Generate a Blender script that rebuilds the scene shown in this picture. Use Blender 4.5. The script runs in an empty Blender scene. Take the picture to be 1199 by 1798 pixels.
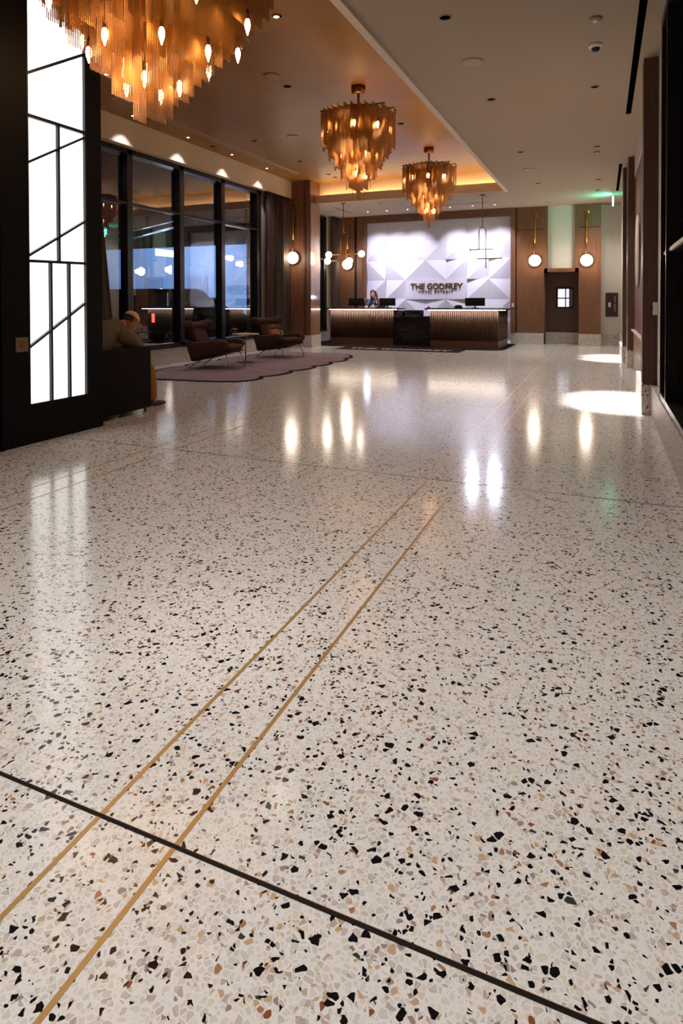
import bpy, bmesh, math, random
from mathutils import Vector, Matrix, Euler
random.seed(7)
S = bpy.context.scene
COL = S.collection
PI = math.pi
R = math.radians

# ------------------------------------------------------------------ camera
CH = 1.30
yaw, pit, rol, foc, cx, cy = .4002, .01593, -.00182, 1084.578, 600.0, 544.27
fw = Vector((-math.sin(yaw)*math.cos(pit), math.cos(yaw)*math.cos(pit), -math.sin(pit)))
rx = Vector((math.cos(yaw), math.sin(yaw), 0)); up = rx.cross(fw)
RX = rx*math.cos(rol)+up*math.sin(rol); UP = RX.cross(fw)
cam = bpy.data.cameras.new('camera'); co = bpy.data.objects.new('camera', cam); COL.objects.link(co)
M = Matrix((RX, UP, -fw)).transposed().to_4x4(); M.translation = (0, 0, CH)
co.matrix_world = M
cam.sensor_fit = 'HORIZONTAL'; cam.sensor_width = 36
cam.lens = 36*foc/1199
cam.shift_x = (599.5-cx)/1199; cam.shift_y = -(899-cy)/1199
cam.clip_start = .05; cam.clip_end = 200
S.camera = co
S.view_settings.view_transform = 'Standard'; S.view_settings.look = 'None'
S.view_settings.gamma = 1; S.view_settings.exposure = 0.85
S.view_settings.use_curve_mapping = False

# ------------------------------------------------------------------ world + light strengths
W = bpy.data.worlds.new('world'); S.world = W; W.use_nodes = True
W.node_tree.nodes['Background'].inputs[0].default_value = (.0008, .0012, .0028, 1)
W.node_tree.nodes['Background'].inputs[1].default_value = 1.0
P_DOWN, P_TRAY, P_WASH, P_SLOT, P_CHAND, P_WIN, P_RECEPT = 122, 20, 150, 1700, 3.2, 34, 45
COVE, LEDW, GLOBE, BULB, PANELW = 24, 17, 5.5, 24, 1.15
WARM = (1.0, .83, .66); NEUT = (1.0, .95, .93); COOL = (.80, .81, 1.0); AMB = (1.0, .52, .18)

# ------------------------------------------------------------------ materials
def nt(name):
    m = bpy.data.materials.new(name); m.use_nodes = True
    return m, m.node_tree.nodes, m.node_tree.links, m.node_tree.nodes['Principled BSDF']
def rgb(r, g, b):
    f = lambda c: (c/255/12.92 if c/255 <= .04045 else ((c/255+.055)/1.055)**2.4)
    return (f(r), f(g), f(b), 1)
def mat(name, col, rough=.5, metal=0, spec=.5, bump=0, bscale=200, vary=0, vscale=6, coat=0, stretch=None):
    m, N, L, b = nt(name)
    b.inputs['Base Color'].default_value = col; b.inputs['Roughness'].default_value = rough
    b.inputs['Metallic'].default_value = metal; b.inputs['Specular IOR Level'].default_value = spec
    b.inputs['Coat Weight'].default_value = coat
    tc = N.new('ShaderNodeTexCoord'); mp = N.new('ShaderNodeMapping'); L.new(tc.outputs['Object'], mp.inputs[0])
    if stretch: mp.inputs['Scale'].default_value = stretch
    if vary:
        n = N.new('ShaderNodeTexNoise'); n.inputs['Scale'].default_value = vscale; n.inputs['Detail'].default_value = 6
        L.new(mp.outputs[0], n.inputs['Vector'])
        r = N.new('ShaderNodeValToRGB'); r.color_ramp.elements[0].position = .3; r.color_ramp.elements[1].position = .7
        r.color_ramp.elements[0].color = tuple(c*(1-vary) for c in col[:3])+(1,)
        r.color_ramp.elements[1].color = tuple(min(1, c*(1+vary)) for c in col[:3])+(1,)
        L.new(n.outputs[0], r.inputs[0]); L.new(r.outputs[0], b.inputs['Base Color'])
    if bump:
        n2 = N.new('ShaderNodeTexNoise'); n2.inputs['Scale'].default_value = bscale; L.new(mp.outputs[0], n2.inputs['Vector'])
        bp = N.new('ShaderNodeBump'); bp.inputs['Strength'].default_value = bump; bp.inputs['Distance'].default_value = .01
        L.new(n2.outputs[0], bp.inputs['Height']); L.new(bp.outputs[0], b.inputs['Normal'])
    return m
def emit(name, col, s):
    m, N, L, b = nt(name)
    b.inputs['Base Color'].default_value = (.8, .8, .8, 1)
    b.inputs['Emission Color'].default_value = tuple(col[:3])+(1,); b.inputs['Emission Strength'].default_value = s
    return m
def glass(name, tint=(1, 1, 1, 1), boost=1.0):
    m, N, L, b = nt(name); N.remove(b)
    t = N.new('ShaderNodeBsdfTransparent'); t.inputs[0].default_value = tint
    g = N.new('ShaderNodeBsdfGlossy'); g.inputs['Roughness'].default_value = 0.0
    lw = N.new('ShaderNodeLayerWeight'); lw.inputs[0].default_value = .5
    pw = N.new('ShaderNodeMath'); pw.operation = 'POWER'; pw.inputs[1].default_value = 4.0; L.new(lw.outputs['Facing'], pw.inputs[0])
    f = N.new('ShaderNodeMath'); f.operation = 'MULTIPLY_ADD'; f.inputs[1].default_value = .9; f.inputs[2].default_value = .045; L.new(pw.outputs[0], f.inputs[0])
    mu = N.new('ShaderNodeMath'); mu.operation = 'MULTIPLY'; mu.use_clamp = True; mu.inputs[1].default_value = boost
    x = N.new('ShaderNodeMixShader'); o = N['Material Output']
    L.new(f.outputs[0], mu.inputs[0]); L.new(mu.outputs[0], x.inputs[0]); L.new(t.outputs[0], x.inputs[1]); L.new(g.outputs[0], x.inputs[2]); L.new(x.outputs[0], o.inputs[0])
    return m
def terrazzo(name, matrix=(218, 213, 209), scale=1.0, gloss=True, dark=1.0):
    m, N, L, b = nt(name)
    tc = N.new('ShaderNodeTexCoord')
    wob = N.new('ShaderNodeTexNoise'); wob.inputs['Scale'].default_value = 38*scale; wob.inputs['Detail'].default_value = 2
    L.new(tc.outputs['Object'], wob.inputs['Vector'])
    sub = N.new('ShaderNodeVectorMath'); sub.operation = 'SUBTRACT'; sub.inputs[1].default_value = (.5, .5, .5); L.new(wob.outputs['Color'], sub.inputs[0])
    scl = N.new('ShaderNodeVectorMath'); scl.operation = 'SCALE'; scl.inputs['Scale'].default_value = .011/scale; L.new(sub.outputs[0], scl.inputs[0])
    add = N.new('ShaderNodeVectorMath'); add.operation = 'ADD'; L.new(tc.outputs['Object'], add.inputs[0]); L.new(scl.outputs[0], add.inputs[1])
    def layer(sc, off, ramp, sizes):
        # returns colour output, mask output. ramp: list of (pos, rgb) picks a stone colour per cell
        o = N.new('ShaderNodeVectorMath'); o.operation = 'ADD'; o.inputs[1].default_value = off; L.new(add.outputs[0], o.inputs[0])
        v = N.new('ShaderNodeTexVoronoi'); v.feature = 'F1'; v.inputs['Scale'].default_value = sc*scale; L.new(o.outputs[0], v.inputs['Vector'])
        e = N.new('ShaderNodeTexVoronoi'); e.feature = 'DISTANCE_TO_EDGE'; e.inputs['Scale'].default_value = sc*scale; L.new(o.outputs[0], e.inputs['Vector'])
        s = N.new('ShaderNodeSeparateColor'); L.new(v.outputs['Color'], s.inputs[0])
        cr = N.new('ShaderNodeValToRGB'); cr.color_ramp.interpolation = 'CONSTANT'
        el = cr.color_ramp.elements; el[0].position = ramp[0][0]; el[0].color = rgb(*ramp[0][1]); el[1].position = ramp[1][0]; el[1].color = rgb(*ramp[1][1])
        for p, c in ramp[2:]:
            k = el.new(p); k.color = rgb(*c)
        L.new(s.outputs[0], cr.inputs[0])
        th = N.new('ShaderNodeMapRange'); th.inputs['To Min'].default_value = sizes[0]; th.inputs['To Max'].default_value = sizes[1]; L.new(s.outputs[1], th.inputs[0])
        gt = N.new('ShaderNodeMath'); gt.operation = 'GREATER_THAN'; L.new(e.outputs['Distance'], gt.inputs[0]); L.new(th.outputs[0], gt.inputs[1])
        return cr.outputs[0], gt.outputs[0], s, e
    def mix(fac, a, c):
        x = N.new('ShaderNodeMix'); x.data_type = 'RGBA'
        if isinstance(fac, float): x.inputs[0].default_value = fac
        else: L.new(fac, x.inputs[0])
        for i, q in ((6, a), (7, c)):
            if isinstance(q, tuple): x.inputs[i].default_value = q
            else: L.new(q, x.inputs[i])
        return x.outputs[2]
    mm = rgb(*matrix)
    # pale chips: nearly the colour of the matrix, with faint rims
    c1, k1, s1, e1 = layer(70, (0, 0, 0), [(0, (210, 203, 193)), (.28, (198, 191, 183)), (.5, (214, 202, 183)), (.66, (222, 217, 210)), (.84, (190, 174, 160)), (.95, (174, 162, 157))], (.05, .17))
    col = mix(k1, mm, c1)
    # inner glassy core of pale chips
    inn = N.new('ShaderNodeMath'); inn.operation = 'GREATER_THAN'; inn.inputs[1].default_value = .17; L.new(e1.outputs['Distance'], inn.inputs[0])
    fi = N.new('ShaderNodeMath'); fi.operation = 'MULTIPLY'; fi.inputs[1].default_value = .45; L.new(inn.outputs[0], fi.inputs[0])
    col = mix(fi.outputs[0], col, rgb(209, 203, 195))
    # tan, brown and mauve chips
    c2, k2, s2, e2 = layer(70, (3.1, 1.7, .4), [(0, (160, 118, 84)), (.022, (134, 78, 50)), (.034, (190, 160, 126)), (.085, (150, 134, 128)), (.12, (180, 166, 154))], (.06, .22))
    l2 = N.new('ShaderNodeMath'); l2.operation = 'LESS_THAN'; l2.inputs[1].default_value = .17; L.new(s2.outputs[0], l2.inputs[0])
    a2 = N.new('ShaderNodeMath'); a2.operation = 'MULTIPLY'; L.new(l2.outputs[0], a2.inputs[0]); L.new(k2, a2.inputs[1])
    col = mix(a2.outputs[0], col, c2)
    # black and dark green chips in two sizes
    for sc, off, lim, sz in ((55, (7.7, 4.2, 1.3), .12*dark, (.05, .26)), (100, (1.2, 9.4, 2.2), .085*dark, (.05, .22))):
        c3, k3, s3, e3 = layer(sc, off, [(0, (13, 12, 18)), (lim*.93, (52, 58, 54))], sz)
        l3 = N.new('ShaderNodeMath'); l3.operation = 'LESS_THAN'; l3.inputs[1].default_value = lim; L.new(s3.outputs[0], l3.inputs[0])
        a3 = N.new('ShaderNodeMath'); a3.operation = 'MULTIPLY'; L.new(l3.outputs[0], a3.inputs[0]); L.new(k3, a3.inputs[1])
        col = mix(a3.outputs[0], col, c3)
    L.new(col, b.inputs['Base Color'])
    b.inputs['Roughness'].default_value = .135 if gloss else .45
    b.inputs['Specular IOR Level'].default_value = .32
    if gloss:
        b.inputs['Coat Weight'].default_value = 0
    return m
def wood(name, c, rough=.42, along='z', coat=0, contrast=.35):
    m, N, L, b = nt(name)
    tc = N.new('ShaderNodeTexCoord'); mp = N.new('ShaderNodeMapping'); L.new(tc.outputs['Object'], mp.inputs[0])
    mp.inputs['Scale'].default_value = {'z': (60, 60, 1.6), 'x': (1.6, 60, 60), 'y': (60, 1.6, 60)}[along]
    n = N.new('ShaderNodeTexNoise'); n.inputs['Scale'].default_value = 1; n.inputs['Detail'].default_value = 7; n.inputs['Roughness'].default_value = .6; L.new(mp.outputs[0], n.inputs['Vector'])
    r = N.new('ShaderNodeValToRGB'); r.color_ramp.elements[0].position = .3; r.color_ramp.elements[1].position = .72
    k = rgb(*c); r.color_ramp.elements[0].color = tuple(q*(1-contrast) for q in k[:3])+(1,); r.color_ramp.elements[1].color = tuple(q*(1+contrast) for q in k[:3])+(1,)
    L.new(n.outputs[0], r.inputs[0]); L.new(r.outputs[0], b.inputs['Base Color']); b.inputs['Roughness'].default_value = rough
    b.inputs['Coat Weight'].default_value = coat; b.inputs['Coat Roughness'].default_value = .1
    return m
def chain_mat():
    m, N, L, b = nt('gold_chain')
    tc = N.new('ShaderNodeTexCoord'); s = N.new('ShaderNodeSeparateXYZ'); L.new(tc.outputs['Object'], s.inputs[0])
    w = N.new('ShaderNodeMath'); w.operation = 'MULTIPLY'; w.inputs[1].default_value = 520; L.new(s.outputs[2], w.inputs[0])
    q = N.new('ShaderNodeMath'); q.operation = 'MULTIPLY'; q.inputs[1].default_value = 180; L.new(s.outputs[1], q.inputs[0])
    a = N.new('ShaderNodeMath'); a.operation = 'ADD'; L.new(w.outputs[0], a.inputs[0]); L.new(q.outputs[0], a.inputs[1])
    si = N.new('ShaderNodeMath'); si.operation = 'SINE'; L.new(a.outputs[0], si.inputs[0])
    r = N.new('ShaderNodeMapRange'); r.inputs['From Min'].default_value = -1; L.new(si.outputs[0], r.inputs[0])
    x = N.new('ShaderNodeMix'); x.data_type = 'RGBA'; L.new(r.outputs[0], x.inputs[0])
    x.inputs[6].default_value = rgb(120, 70, 24); x.inputs[7].default_value = rgb(214, 150, 72); L.new(x.outputs[2], b.inputs['Base Color'])
    b.inputs['Metallic'].default_value = .55; b.inputs['Roughness'].default_value = .38
    bp = N.new('ShaderNodeBump'); bp.inputs['Strength'].default_value = .5; bp.inputs['Distance'].default_value = .004
    L.new(si.outputs[0], bp.inputs['Height']); L.new(bp.outputs[0], b.inputs['Normal'])
    return m

TERR = terrazzo('terrazzo_floor', (224, 220, 214)); TERRB = terrazzo('terrazzo_base', (196, 186, 176), 1.0, False, 1.2)
CEIL = mat('ceiling_plaster', rgb(168, 150, 130), .85, bump=.03, bscale=60)
LIP = mat('ceiling_lip_paint', rgb(214, 198, 182), .8)
TRAY = mat('amber_ceiling_finish', rgb(150, 102, 46), .45, vary=.12, vscale=1.2, bump=.05, bscale=25)
BULK = mat('bulkhead_paint', rgb(206, 184, 152), .8, vary=.03)
WALLP = mat('pale_wallcovering', rgb(205, 196, 186), .8, vary=.05, vscale=60, stretch=(1, 1, .1))
WOOD = wood('walnut_panel', (118, 78, 54)); WOODX = wood('walnut_header', (112, 76, 56), along='x')
WOODD = wood('dark_walnut', (84, 58, 48)); WOODG = wood('polished_bronze_wood', (150, 118, 92), .2, coat=.8)
FLUTE = wood('dark_fluted_wood', (72, 46, 32), .4)
DARK = mat('dark_lacquer', rgb(18, 16, 19), .6, spec=.25); PORT = mat('portal_black_paint', rgb(9, 8, 12), .6, spec=.15); BLACKM = mat('black_metal', rgb(18, 18, 22), .4, .2)
FRAME = mat('dark_bronze_frame', rgb(40, 34, 34), .3, .5)
BRASS = mat('brass', rgb(176, 130, 62), .3, .9); BRASSD = mat('aged_brass', rgb(120, 78, 40), .35, .8)
INLAY = mat('brass_inlay', rgb(186, 148, 92), .35, .5); JOINT = mat('dark_joint_filler', rgb(16, 11, 9), .6, spec=.2)
CHROME = mat('chrome', rgb(220, 205, 185), .15, 1); WHITE = mat('white_plastic', rgb(228, 222, 214), .4)
GREYP = mat('grey_plate', rgb(120, 100, 92), .45, .2)
DRK = mat('dark_aperture', rgb(6, 5, 6), 1, spec=0); GRIL = mat('speaker_grille_paint', rgb(178, 158, 140), .8)
TILE = mat('lavender_white_relief', rgb(214, 208, 218), .6); MARB = mat('dark_brown_marble', rgb(40, 28, 26), .2, vary=.5, vscale=7)
CONS = mat('black_wavy_stone', rgb(22, 19, 22), .3)
VEIN = mat('bronze_vein', rgb(84, 62, 44), .35, .4)
FABR = mat('brown_wool', rgb(74, 50, 40), .95, spec=.2, bump=.3, bscale=400, vary=.15, vscale=80)
CURT = mat('brown_curtain_fabric', rgb(86, 70, 62), .55, spec=.4, vary=.1, vscale=30)
RUG = mat('mauve_grey_rug', rgb(146, 124, 124), .95, spec=.1, vary=.16, vscale=2.2, bump=.4, bscale=500, stretch=(1, 2.2, 1))
RUGD = mat('black_rug_border', rgb(24, 18, 24), .95, spec=.1, bump=.3, bscale=500)
MATD = mat('dark_entrance_mat', rgb(34, 22, 24), .95, spec=.1, bump=.3, bscale=500)
GLASSR = glass('dark_window_glass', (.3, .34, .45, 1), .8)
GLASSM = glass('window_glass', (.94, .96, 1.0, 1), 2.4)
GOLD = chain_mat()
M_GLOBE = emit('opal_globe_glow', (1, .84, .66), GLOBE); M_BULB = emit('candle_bulb_glow', (1, .62, .28), BULB)
M_LEDW = emit("warm_led_strip", (1, .86, .70), LEDW); M_COVE = emit('cove_led_strip', (1, .76, .50), COVE)
M_PANEL = emit('backlit_panel', (.97, 1.0, 1.0), PANELW); M_SPOT = emit('lit_lamp_lens', (1, .88, .74), 6)
M_EXIT = emit('exit_green_glow', (.15, 1, .72), 5); M_SCREEN = emit('screen_glow', (.45, .6, 1), 3)
SKIN = mat('skin', rgb(176, 118, 94), .5)

# ------------------------------------------------------------------ mesh builder
class MB:
    def __init__(s): s.v = []; s.f = []; s.sm = []
    def add(s, vs, fs, smooth=False):
        k = len(s.v); s.v += [tuple(v) for v in vs]
        for f in fs: s.f.append(tuple(i+k for i in f)); s.sm.append(smooth)
        return s
    def box(s, x0, x1, y0, y1, z0, z1):
        vs = [(x, y, z) for z in (z0, z1) for y in (y0, y1) for x in (x0, x1)]
        return s.add(vs, [(0, 2, 3, 1), (4, 5, 7, 6), (0, 1, 5, 4), (2, 6, 7, 3), (0, 4, 6, 2), (1, 3, 7, 5)])
    def obox(s, c, size, rot=None):
        hx, hy, hz = (q/2 for q in size); Mx = rot or Matrix.Identity(3)
        vs = [Vector(c)+Mx@Vector((x, y, z)) for z in (-hz, hz) for y in (-hy, hy) for x in (-hx, hx)]
        return s.add(vs, [(0, 2, 3, 1), (4, 5, 7, 6), (0, 1, 5, 4), (2, 6, 7, 3), (0, 4, 6, 2), (1, 3, 7, 5)])
    def lathe(s, c, prof, n=20, axis=(0, 0, 1), smooth=True):
        q = Vector((0, 0, 1)).rotation_difference(Vector(axis)); c = Vector(c); vs = []; fs = []
        for r, z in prof:
            for i in range(n):
                a = 2*PI*i/n; vs.append(c+q@Vector((max(r, 1e-5)*math.cos(a), max(r, 1e-5)*math.sin(a), z)))
        for j in range(len(prof)-1):
            for i in range(n):
                i2 = (i+1) % n; fs.append((j*n+i, j*n+i2, (j+1)*n+i2, (j+1)*n+i))
        fs.append(tuple(range(n-1, -1, -1))); fs.append(tuple((len(prof)-1)*n+i for i in range(n)))
        return s.add(vs, fs, smooth)
    def cyl(s, c, r, h, n=20, axis=(0, 0, 1), smooth=True): return s.lathe(c, [(r, 0), (r, h)], n, axis, smooth)
    def sph(s, c, r, n=20, sc=(1, 1, 1), m=12):
        vs = []; fs = []
        for j in range(m+1):
            t = PI*j/m
            for i in range(n):
                a = 2*PI*i/n; rr = max(math.sin(t), 1e-4)
                vs.append((c[0]+r*sc[0]*rr*math.cos(a), c[1]+r*sc[1]*rr*math.sin(a), c[2]-r*sc[2]*math.cos(t)))
        for j in range(m):
            for i in range(n):
                i2 = (i+1) % n; fs.append((j*n+i, j*n+i2, (j+1)*n+i2, (j+1)*n+i))
        return s.add(vs, fs, True)
    def tube(s, pts, r, n=10, close=False):
        pts = [Vector(p) for p in pts]; vs = []; fs = []; m = len(pts); prev = None
        rr = r if isinstance(r, (list, tuple)) else [r]*m
        for k, p in enumerate(pts):
            a = pts[max(k-1, 0)]; b = pts[min(k+1, m-1)]; t = (b-a).normalized()
            if prev is None:
                prev = t.orthogonal().normalized()
            prev = (prev-t*prev.dot(t)).normalized(); w = t.cross(prev)
            for i in range(n):
                an = 2*PI*i/n; vs.append(p+(prev*math.cos(an)+w*math.sin(an))*rr[k])
        for k in range(m-1):
            for i in range(n):
                i2 = (i+1) % n; fs.append((k*n+i, k*n+i2, (k+1)*n+i2, (k+1)*n+i))
        fs.append(tuple(range(n-1, -1, -1))); fs.append(tuple((m-1)*n+i for i in range(n)))
        return s.add(vs, fs, True)
    def prism(s, poly, d0, d1, axis='z'):
        # poly in the plane normal to axis; extruded d0..d1
        n = len(poly)
        def P(a, b, d): return {'z': (a, b, d), 'y': (a, d, b), 'x': (d, a, b)}[axis]
        vs = [P(a, b, d0) for a, b in poly]+[P(a, b, d1) for a, b in poly]
        fs = [tuple(range(n-1, -1, -1)), tuple(range(n, 2*n))]+[(i, (i+1) % n, (i+1) % n+n, i+n) for i in range(n)]
        return s.add(vs, fs)
    def obj(s, name, m, parent=None, local=False, bevel=0, seg=3, subd=0):
        me = bpy.data.meshes.new(name)
        off = Vector((0, 0, 0)) if (parent is None or local) else wloc(parent)
        me.from_pydata([tuple(Vector(v)-off) for v in s.v], [], s.f)
        for p, q in zip(me.polygons, s.sm): p.use_smooth = q
        me.validate(); bm = bmesh.new(); bm.from_mesh(me); bmesh.ops.recalc_face_normals(bm, faces=bm.faces)
        if bevel:
            bmesh.ops.bevel(bm, geom=bm.edges[:], offset=bevel, segments=seg, affect='EDGES', profile=.5, clamp_overlap=True)
            for f in bm.faces: f.smooth = True
        bm.to_mesh(me); bm.free()
        me.materials.append(m)
        o = bpy.data.objects.new(name, me); COL.objects.link(o)
        if parent: o.parent = parent
        if subd:
            md = o.modifiers.new('sub', 'SUBSURF'); md.levels = subd; md.render_levels = subd
        return o
def wloc(o):
    v = Vector(o.location)
    while o.parent: o = o.parent; v += Vector(o.location)
    return v
def tag(o, label, cat, group=None, kind=None):
    o['label'] = label; o['category'] = cat
    if group: o['group'] = group
    if kind: o['kind'] = kind
    return o
def thing(name, label, cat, loc=(0, 0, 0), rz=0, group=None):
    o = bpy.data.objects.new(name, None); COL.objects.link(o); o.location = loc; o.rotation_euler = (0, 0, rz); o.empty_display_size = .1
    return tag(o, label, cat, group)
def struct(name, mb, m, parent=None, **k):
    o = mb.obj(name, m, parent, **k)
    if not parent: o['kind'] = 'structure'
    return o
def copy_tree(o, parent=None):
    c = o.copy(); COL.objects.link(c); c.parent = parent
    for ch in [q for q in bpy.data.objects if q.parent == o]: copy_tree(ch, c)
    return c
def B(*a): return MB().box(*a)
ORD = ['nearest', 'second nearest', 'third nearest', 'fourth nearest', 'fifth nearest', 'sixth nearest', 'seventh nearest', 'eighth nearest']
def spot(parent, loc, power, col, size, blend=.6, radius=.04, aim=None):
    d = bpy.data.lights.new('spot_lamp', 'SPOT'); d.energy = power; d.color = col; d.spot_size = R(size); d.spot_blend = blend; d.shadow_soft_size = radius
    o = bpy.data.objects.new('spot_lamp', d); COL.objects.link(o); o.location = loc
    if aim is not None: o.rotation_euler = (Vector(aim)-Vector(loc)).to_track_quat('-Z', 'Y').to_euler()
    if parent: o.parent = parent; o.location = Vector(loc)-wloc(parent)
    return o
def point(parent, loc, power, col, radius=.05):
    d = bpy.data.lights.new('point_lamp', 'POINT'); d.energy = power; d.color = col; d.shadow_soft_size = radius
    o = bpy.data.objects.new('point_lamp', d); COL.objects.link(o); o.location = loc
    if parent: o.parent = parent; o.location = Vector(loc)-wloc(parent)
    return o
def text_mesh(name, body, size, extrude, m, parent, loc, rot, width=None, bold=0):
    c = bpy.data.curves.new(name, 'FONT'); c.body = body; c.size = size; c.extrude = extrude; c.align_x = 'CENTER'; c.offset = bold
    t = bpy.data.objects.new('tmp', c); COL.objects.link(t)
    me = bpy.data.meshes.new_from_object(t.evaluated_get(bpy.context.evaluated_depsgraph_get()))
    bpy.data.objects.remove(t)
    if width:
        xs = [v.co.x for v in me.vertices]; k = width/(max(xs)-min(xs))
        for v in me.vertices: v.co.x *= k
    me.transform(Euler(rot).to_matrix().to_4x4())
    me.materials.clear(); me.materials.append(m)
    o = bpy.data.objects.new(name, me); COL.objects.link(o); o.location = loc
    if parent: o.parent = parent; o.location = Vector(loc)-wloc(parent)
    return o

# ================================================================== STRUCTURE
ZC, ZT = 4.0, 4.6
struct('floor', B(-8.6, 1.2, -4, 20.3, -.12, 0), TERR)
# right/main ceiling with thickness; tray side wall stands behind its edge
struct('ceiling', B(-2.25, 1.2, -4, 15.72, ZC, ZC+.2).box(-8.6, 1.2, 15.72, 20.3, ZC, ZC+.2).box(-2.0, -1.9, -4, 15.95, ZC+.2, ZT+.1), CEIL)
struct('trim_1', B(-2.25, -2.165, -4, 15.72, ZC-.035, ZC-.001), LIP)
struct('ceiling_tray', B(-8.3, -1.9, -4, 16.05, ZT, ZT+.1), TRAY)
struct('wall_tray_end', B(-7.42, -1.9, 15.95, 16.05, ZC+.2, ZT), mat('tray_end_paint', rgb(192, 158, 118), .7))
struct('trim_2', B(-7.42, -2.25, 15.68, 15.72, ZC, ZC+.22), BULK)
# floor inlays: two double brass strips along the room, dark joint and thin joint across
n = 3
for x in (-1.163, -.932, -3.655, -3.44):
    struct('trim_%d' % n, B(x-.0065, x+.0065, -3.9, 18.6 if x > -3 else 14.9, .0002, .0012), INLAY); n += 1
struct('trim_%d' % n, B(-4.7, .54, 1.1735, 1.1845, .0002, .0016), JOINT); n += 1
struct('trim_%d' % n, B(-4.7, .54, 1.182, 1.1835, .0017, .0022), BRASSD); n += 1
struct('trim_%d' % n, B(-8.1, .54, 4.360, 4.368, .0002, .0014), BRASSD); n += 1
struct('trim_%d' % n, B(-7.9, .4, 9.9, 9.906, .0002, .0014), BRASSD); n += 1
struct('trim_%d' % n, B(-7.9, .4, 14.86, 14.87, .0002, .0014), BRASSD); n += 1

# ---- left window wall
struct('wall_left', B(-8.6, -8.2, -4, 20.3, -.1, .36).box(-8.6, -8.2, -4, 7.6, .36, 4.7).box(-8.6, -8.2, 13.93, 16.9, .36, 4.7).box(-8.6, -8.2, 7.6, 13.93, 4.1, 4.7)
       .box(-8.6, -8.2, 16.9, 20.3, 3.95, 4.7).box(-8.6, -8.2, 18.03, 20.3, .36, 3.95), BULK)
struct('trim_%d' % n, B(-8.6, -8.0, -4, 15.33, 4.13, ZT), BULK); n += 1
struct('baseboard_left', B(-8.2, -8.14, -4, 15.33, 0, .34).box(-8.2, -8.14, 15.95, 18.6, 0, .34), TERRB)
def window(num, y0, y1, z0, z1, muls, trans, x=-8.2, inward=1, sill=True):
    t = bpy.data.objects.new('window_%d' % num, None); COL.objects.link(t); t.location = (x, (y0+y1)/2, z0); t['kind'] = 'structure'
    s = inward
    xa, xb = sorted((x-.12*s, x+.05*s))
    f = B(xa, xb, y0, y0+.07, z0, z1).box(xa, xb, y1-.2 if s > 0 else y1-.05, y1, z0, z1).box(xa, xb, y0, y1, z1-.09, z1).box(xa, xb, y0, y1, z0, z0+.06)
    for a, b2 in muls: f.box(xa, xb, a, b2, z0, z1)
    f.obj('window_frame', FRAME, t)
    for tz in trans: B(xa+.03, xb-.01, y0, y1, tz-.025, tz+.025).obj('transom', FRAME, t)
    if sill: B(min(x, x+.09*s), max(x, x+.09*s), y0, y1, z0-.03, z0+.005).obj('window_sill', FRAME, t)
    B(x-.062*s, x-.058*s, y0, y1, z0, z1).obj('pane', GLASSM, t) if s > 0 else B(x+.058, x+.062, y0, y1, z0, z1).obj('pane', GLASSR, t)
    return t
window(1, 7.6, 13.93, .36, 4.12, [(9.05, 9.19), (10.6, 10.74), (12.13, 12.27)], [3.11])
window(2, 16.9, 18.03, .36, 3.95, [(17.45, 17.55)], [2.6])

# ---- bronze mirror pillar between lounge and reception
struct('wall_pillar', B(-8.2, -7.42, 15.33, 15.95, .33, 4.6), WOOD)
struct('trim_%d' % n, B(-7.42, -7.412, 15.34, 15.94, .33, 3.99), WOODG); n += 1
struct('trim_%d' % n, B(-8.1, -7.40, 15.31, 15.97, 0, .33).box(-7.62, -7.36, 15.27, 15.5, 0, .32), TERRB); n += 1
struct('trim_%d' % n, B(-7.62, -7.56, 15.315, 15.33, .33, 4.59).box(-8.1, -7.42, 15.325, 15.33, 3.33, 3.34), WOODD); n += 1

# ---- back wall
YB = 18.7
struct('wall_back', B(-8.2, -7.06, YB, YB+.4, 0, 4.0).box(-7.06, -2.51, YB+.17, YB+.4, 0, 4.0).box(-2.51, -1.575, YB, YB+.4, .33, 4.0).box(-1.575, -1.48, YB, YB+.4, 2.1, 4.0).box(-.74, -.64, YB, YB+.4, 2.1, 4.0)
       .box(-1.575, -.64, YB, YB+.4, 2.1, 2.2).box(-.64, -.06, YB, YB+.4, .33, 4.0), WOOD)
struct('wall_back_niche', B(-1.6, -1.575, YB+.4, YB+.9, 0, 2.1).box(-.64, -.615, YB+.4, YB+.9, 0, 2.1).box(-1.6, -.615, YB+.8, YB+.9, 0, 2.1).box(-1.6, -.615, YB+.4, YB+.9, 2.1, 2.15),
       mat('brown_mosaic', rgb(92, 66, 56), .4, vary=.35, vscale=90))
struct('wall_back_upper', B(-1.48, -.74, YB+.12, YB+.4, 2.2, 4.0), WALLP)
struct('wall_back_right', B(-.06, 1.2, 19.1, 19.3, .33, 4.0), WALLP)
struct('baseboard_back', B(-2.42, -1.575, YB-.03, YB, 0, .33).box(-.64, -.05, YB-.03, YB+.4, 0, .33).box(-1.575, -.64, YB+.66, YB+.8, 0, .33).box(-.06, .6, 19.06, 19.1, 0, .33)
       .box(-2.51, -2.42, YB-.03, YB, 0, .33), TERRB)
# wood surround of the relief panel
struct('trim_%d' % n, B(-7.16, -7.06, YB-.05, YB+.0, 0, 3.79).box(-2.51, -2.37, YB-.05, YB, .33, 3.96).box(-7.35, -7.16, YB-.07, YB, 0, 3.96), WOOD); n += 1
struct('trim_%d' % n, B(-7.16, -2.44, YB-.06, YB+.16, 3.77, 3.999), WOODX); n += 1
struct('trim_%d' % n, B(-7.46, -7.35, YB-.003, YB, 0, 3.99).box(-2.37, -2.34, YB-.004, YB, .33, 3.99).box(-2.34, -1.575, YB-.003, YB, 3.33, 3.345).box(-.64, -.06, YB-.003, YB, 3.33, 3.345).box(-7.9, -7.46, YB-.003, YB, 3.33, 3.345), DARK); n += 1

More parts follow.
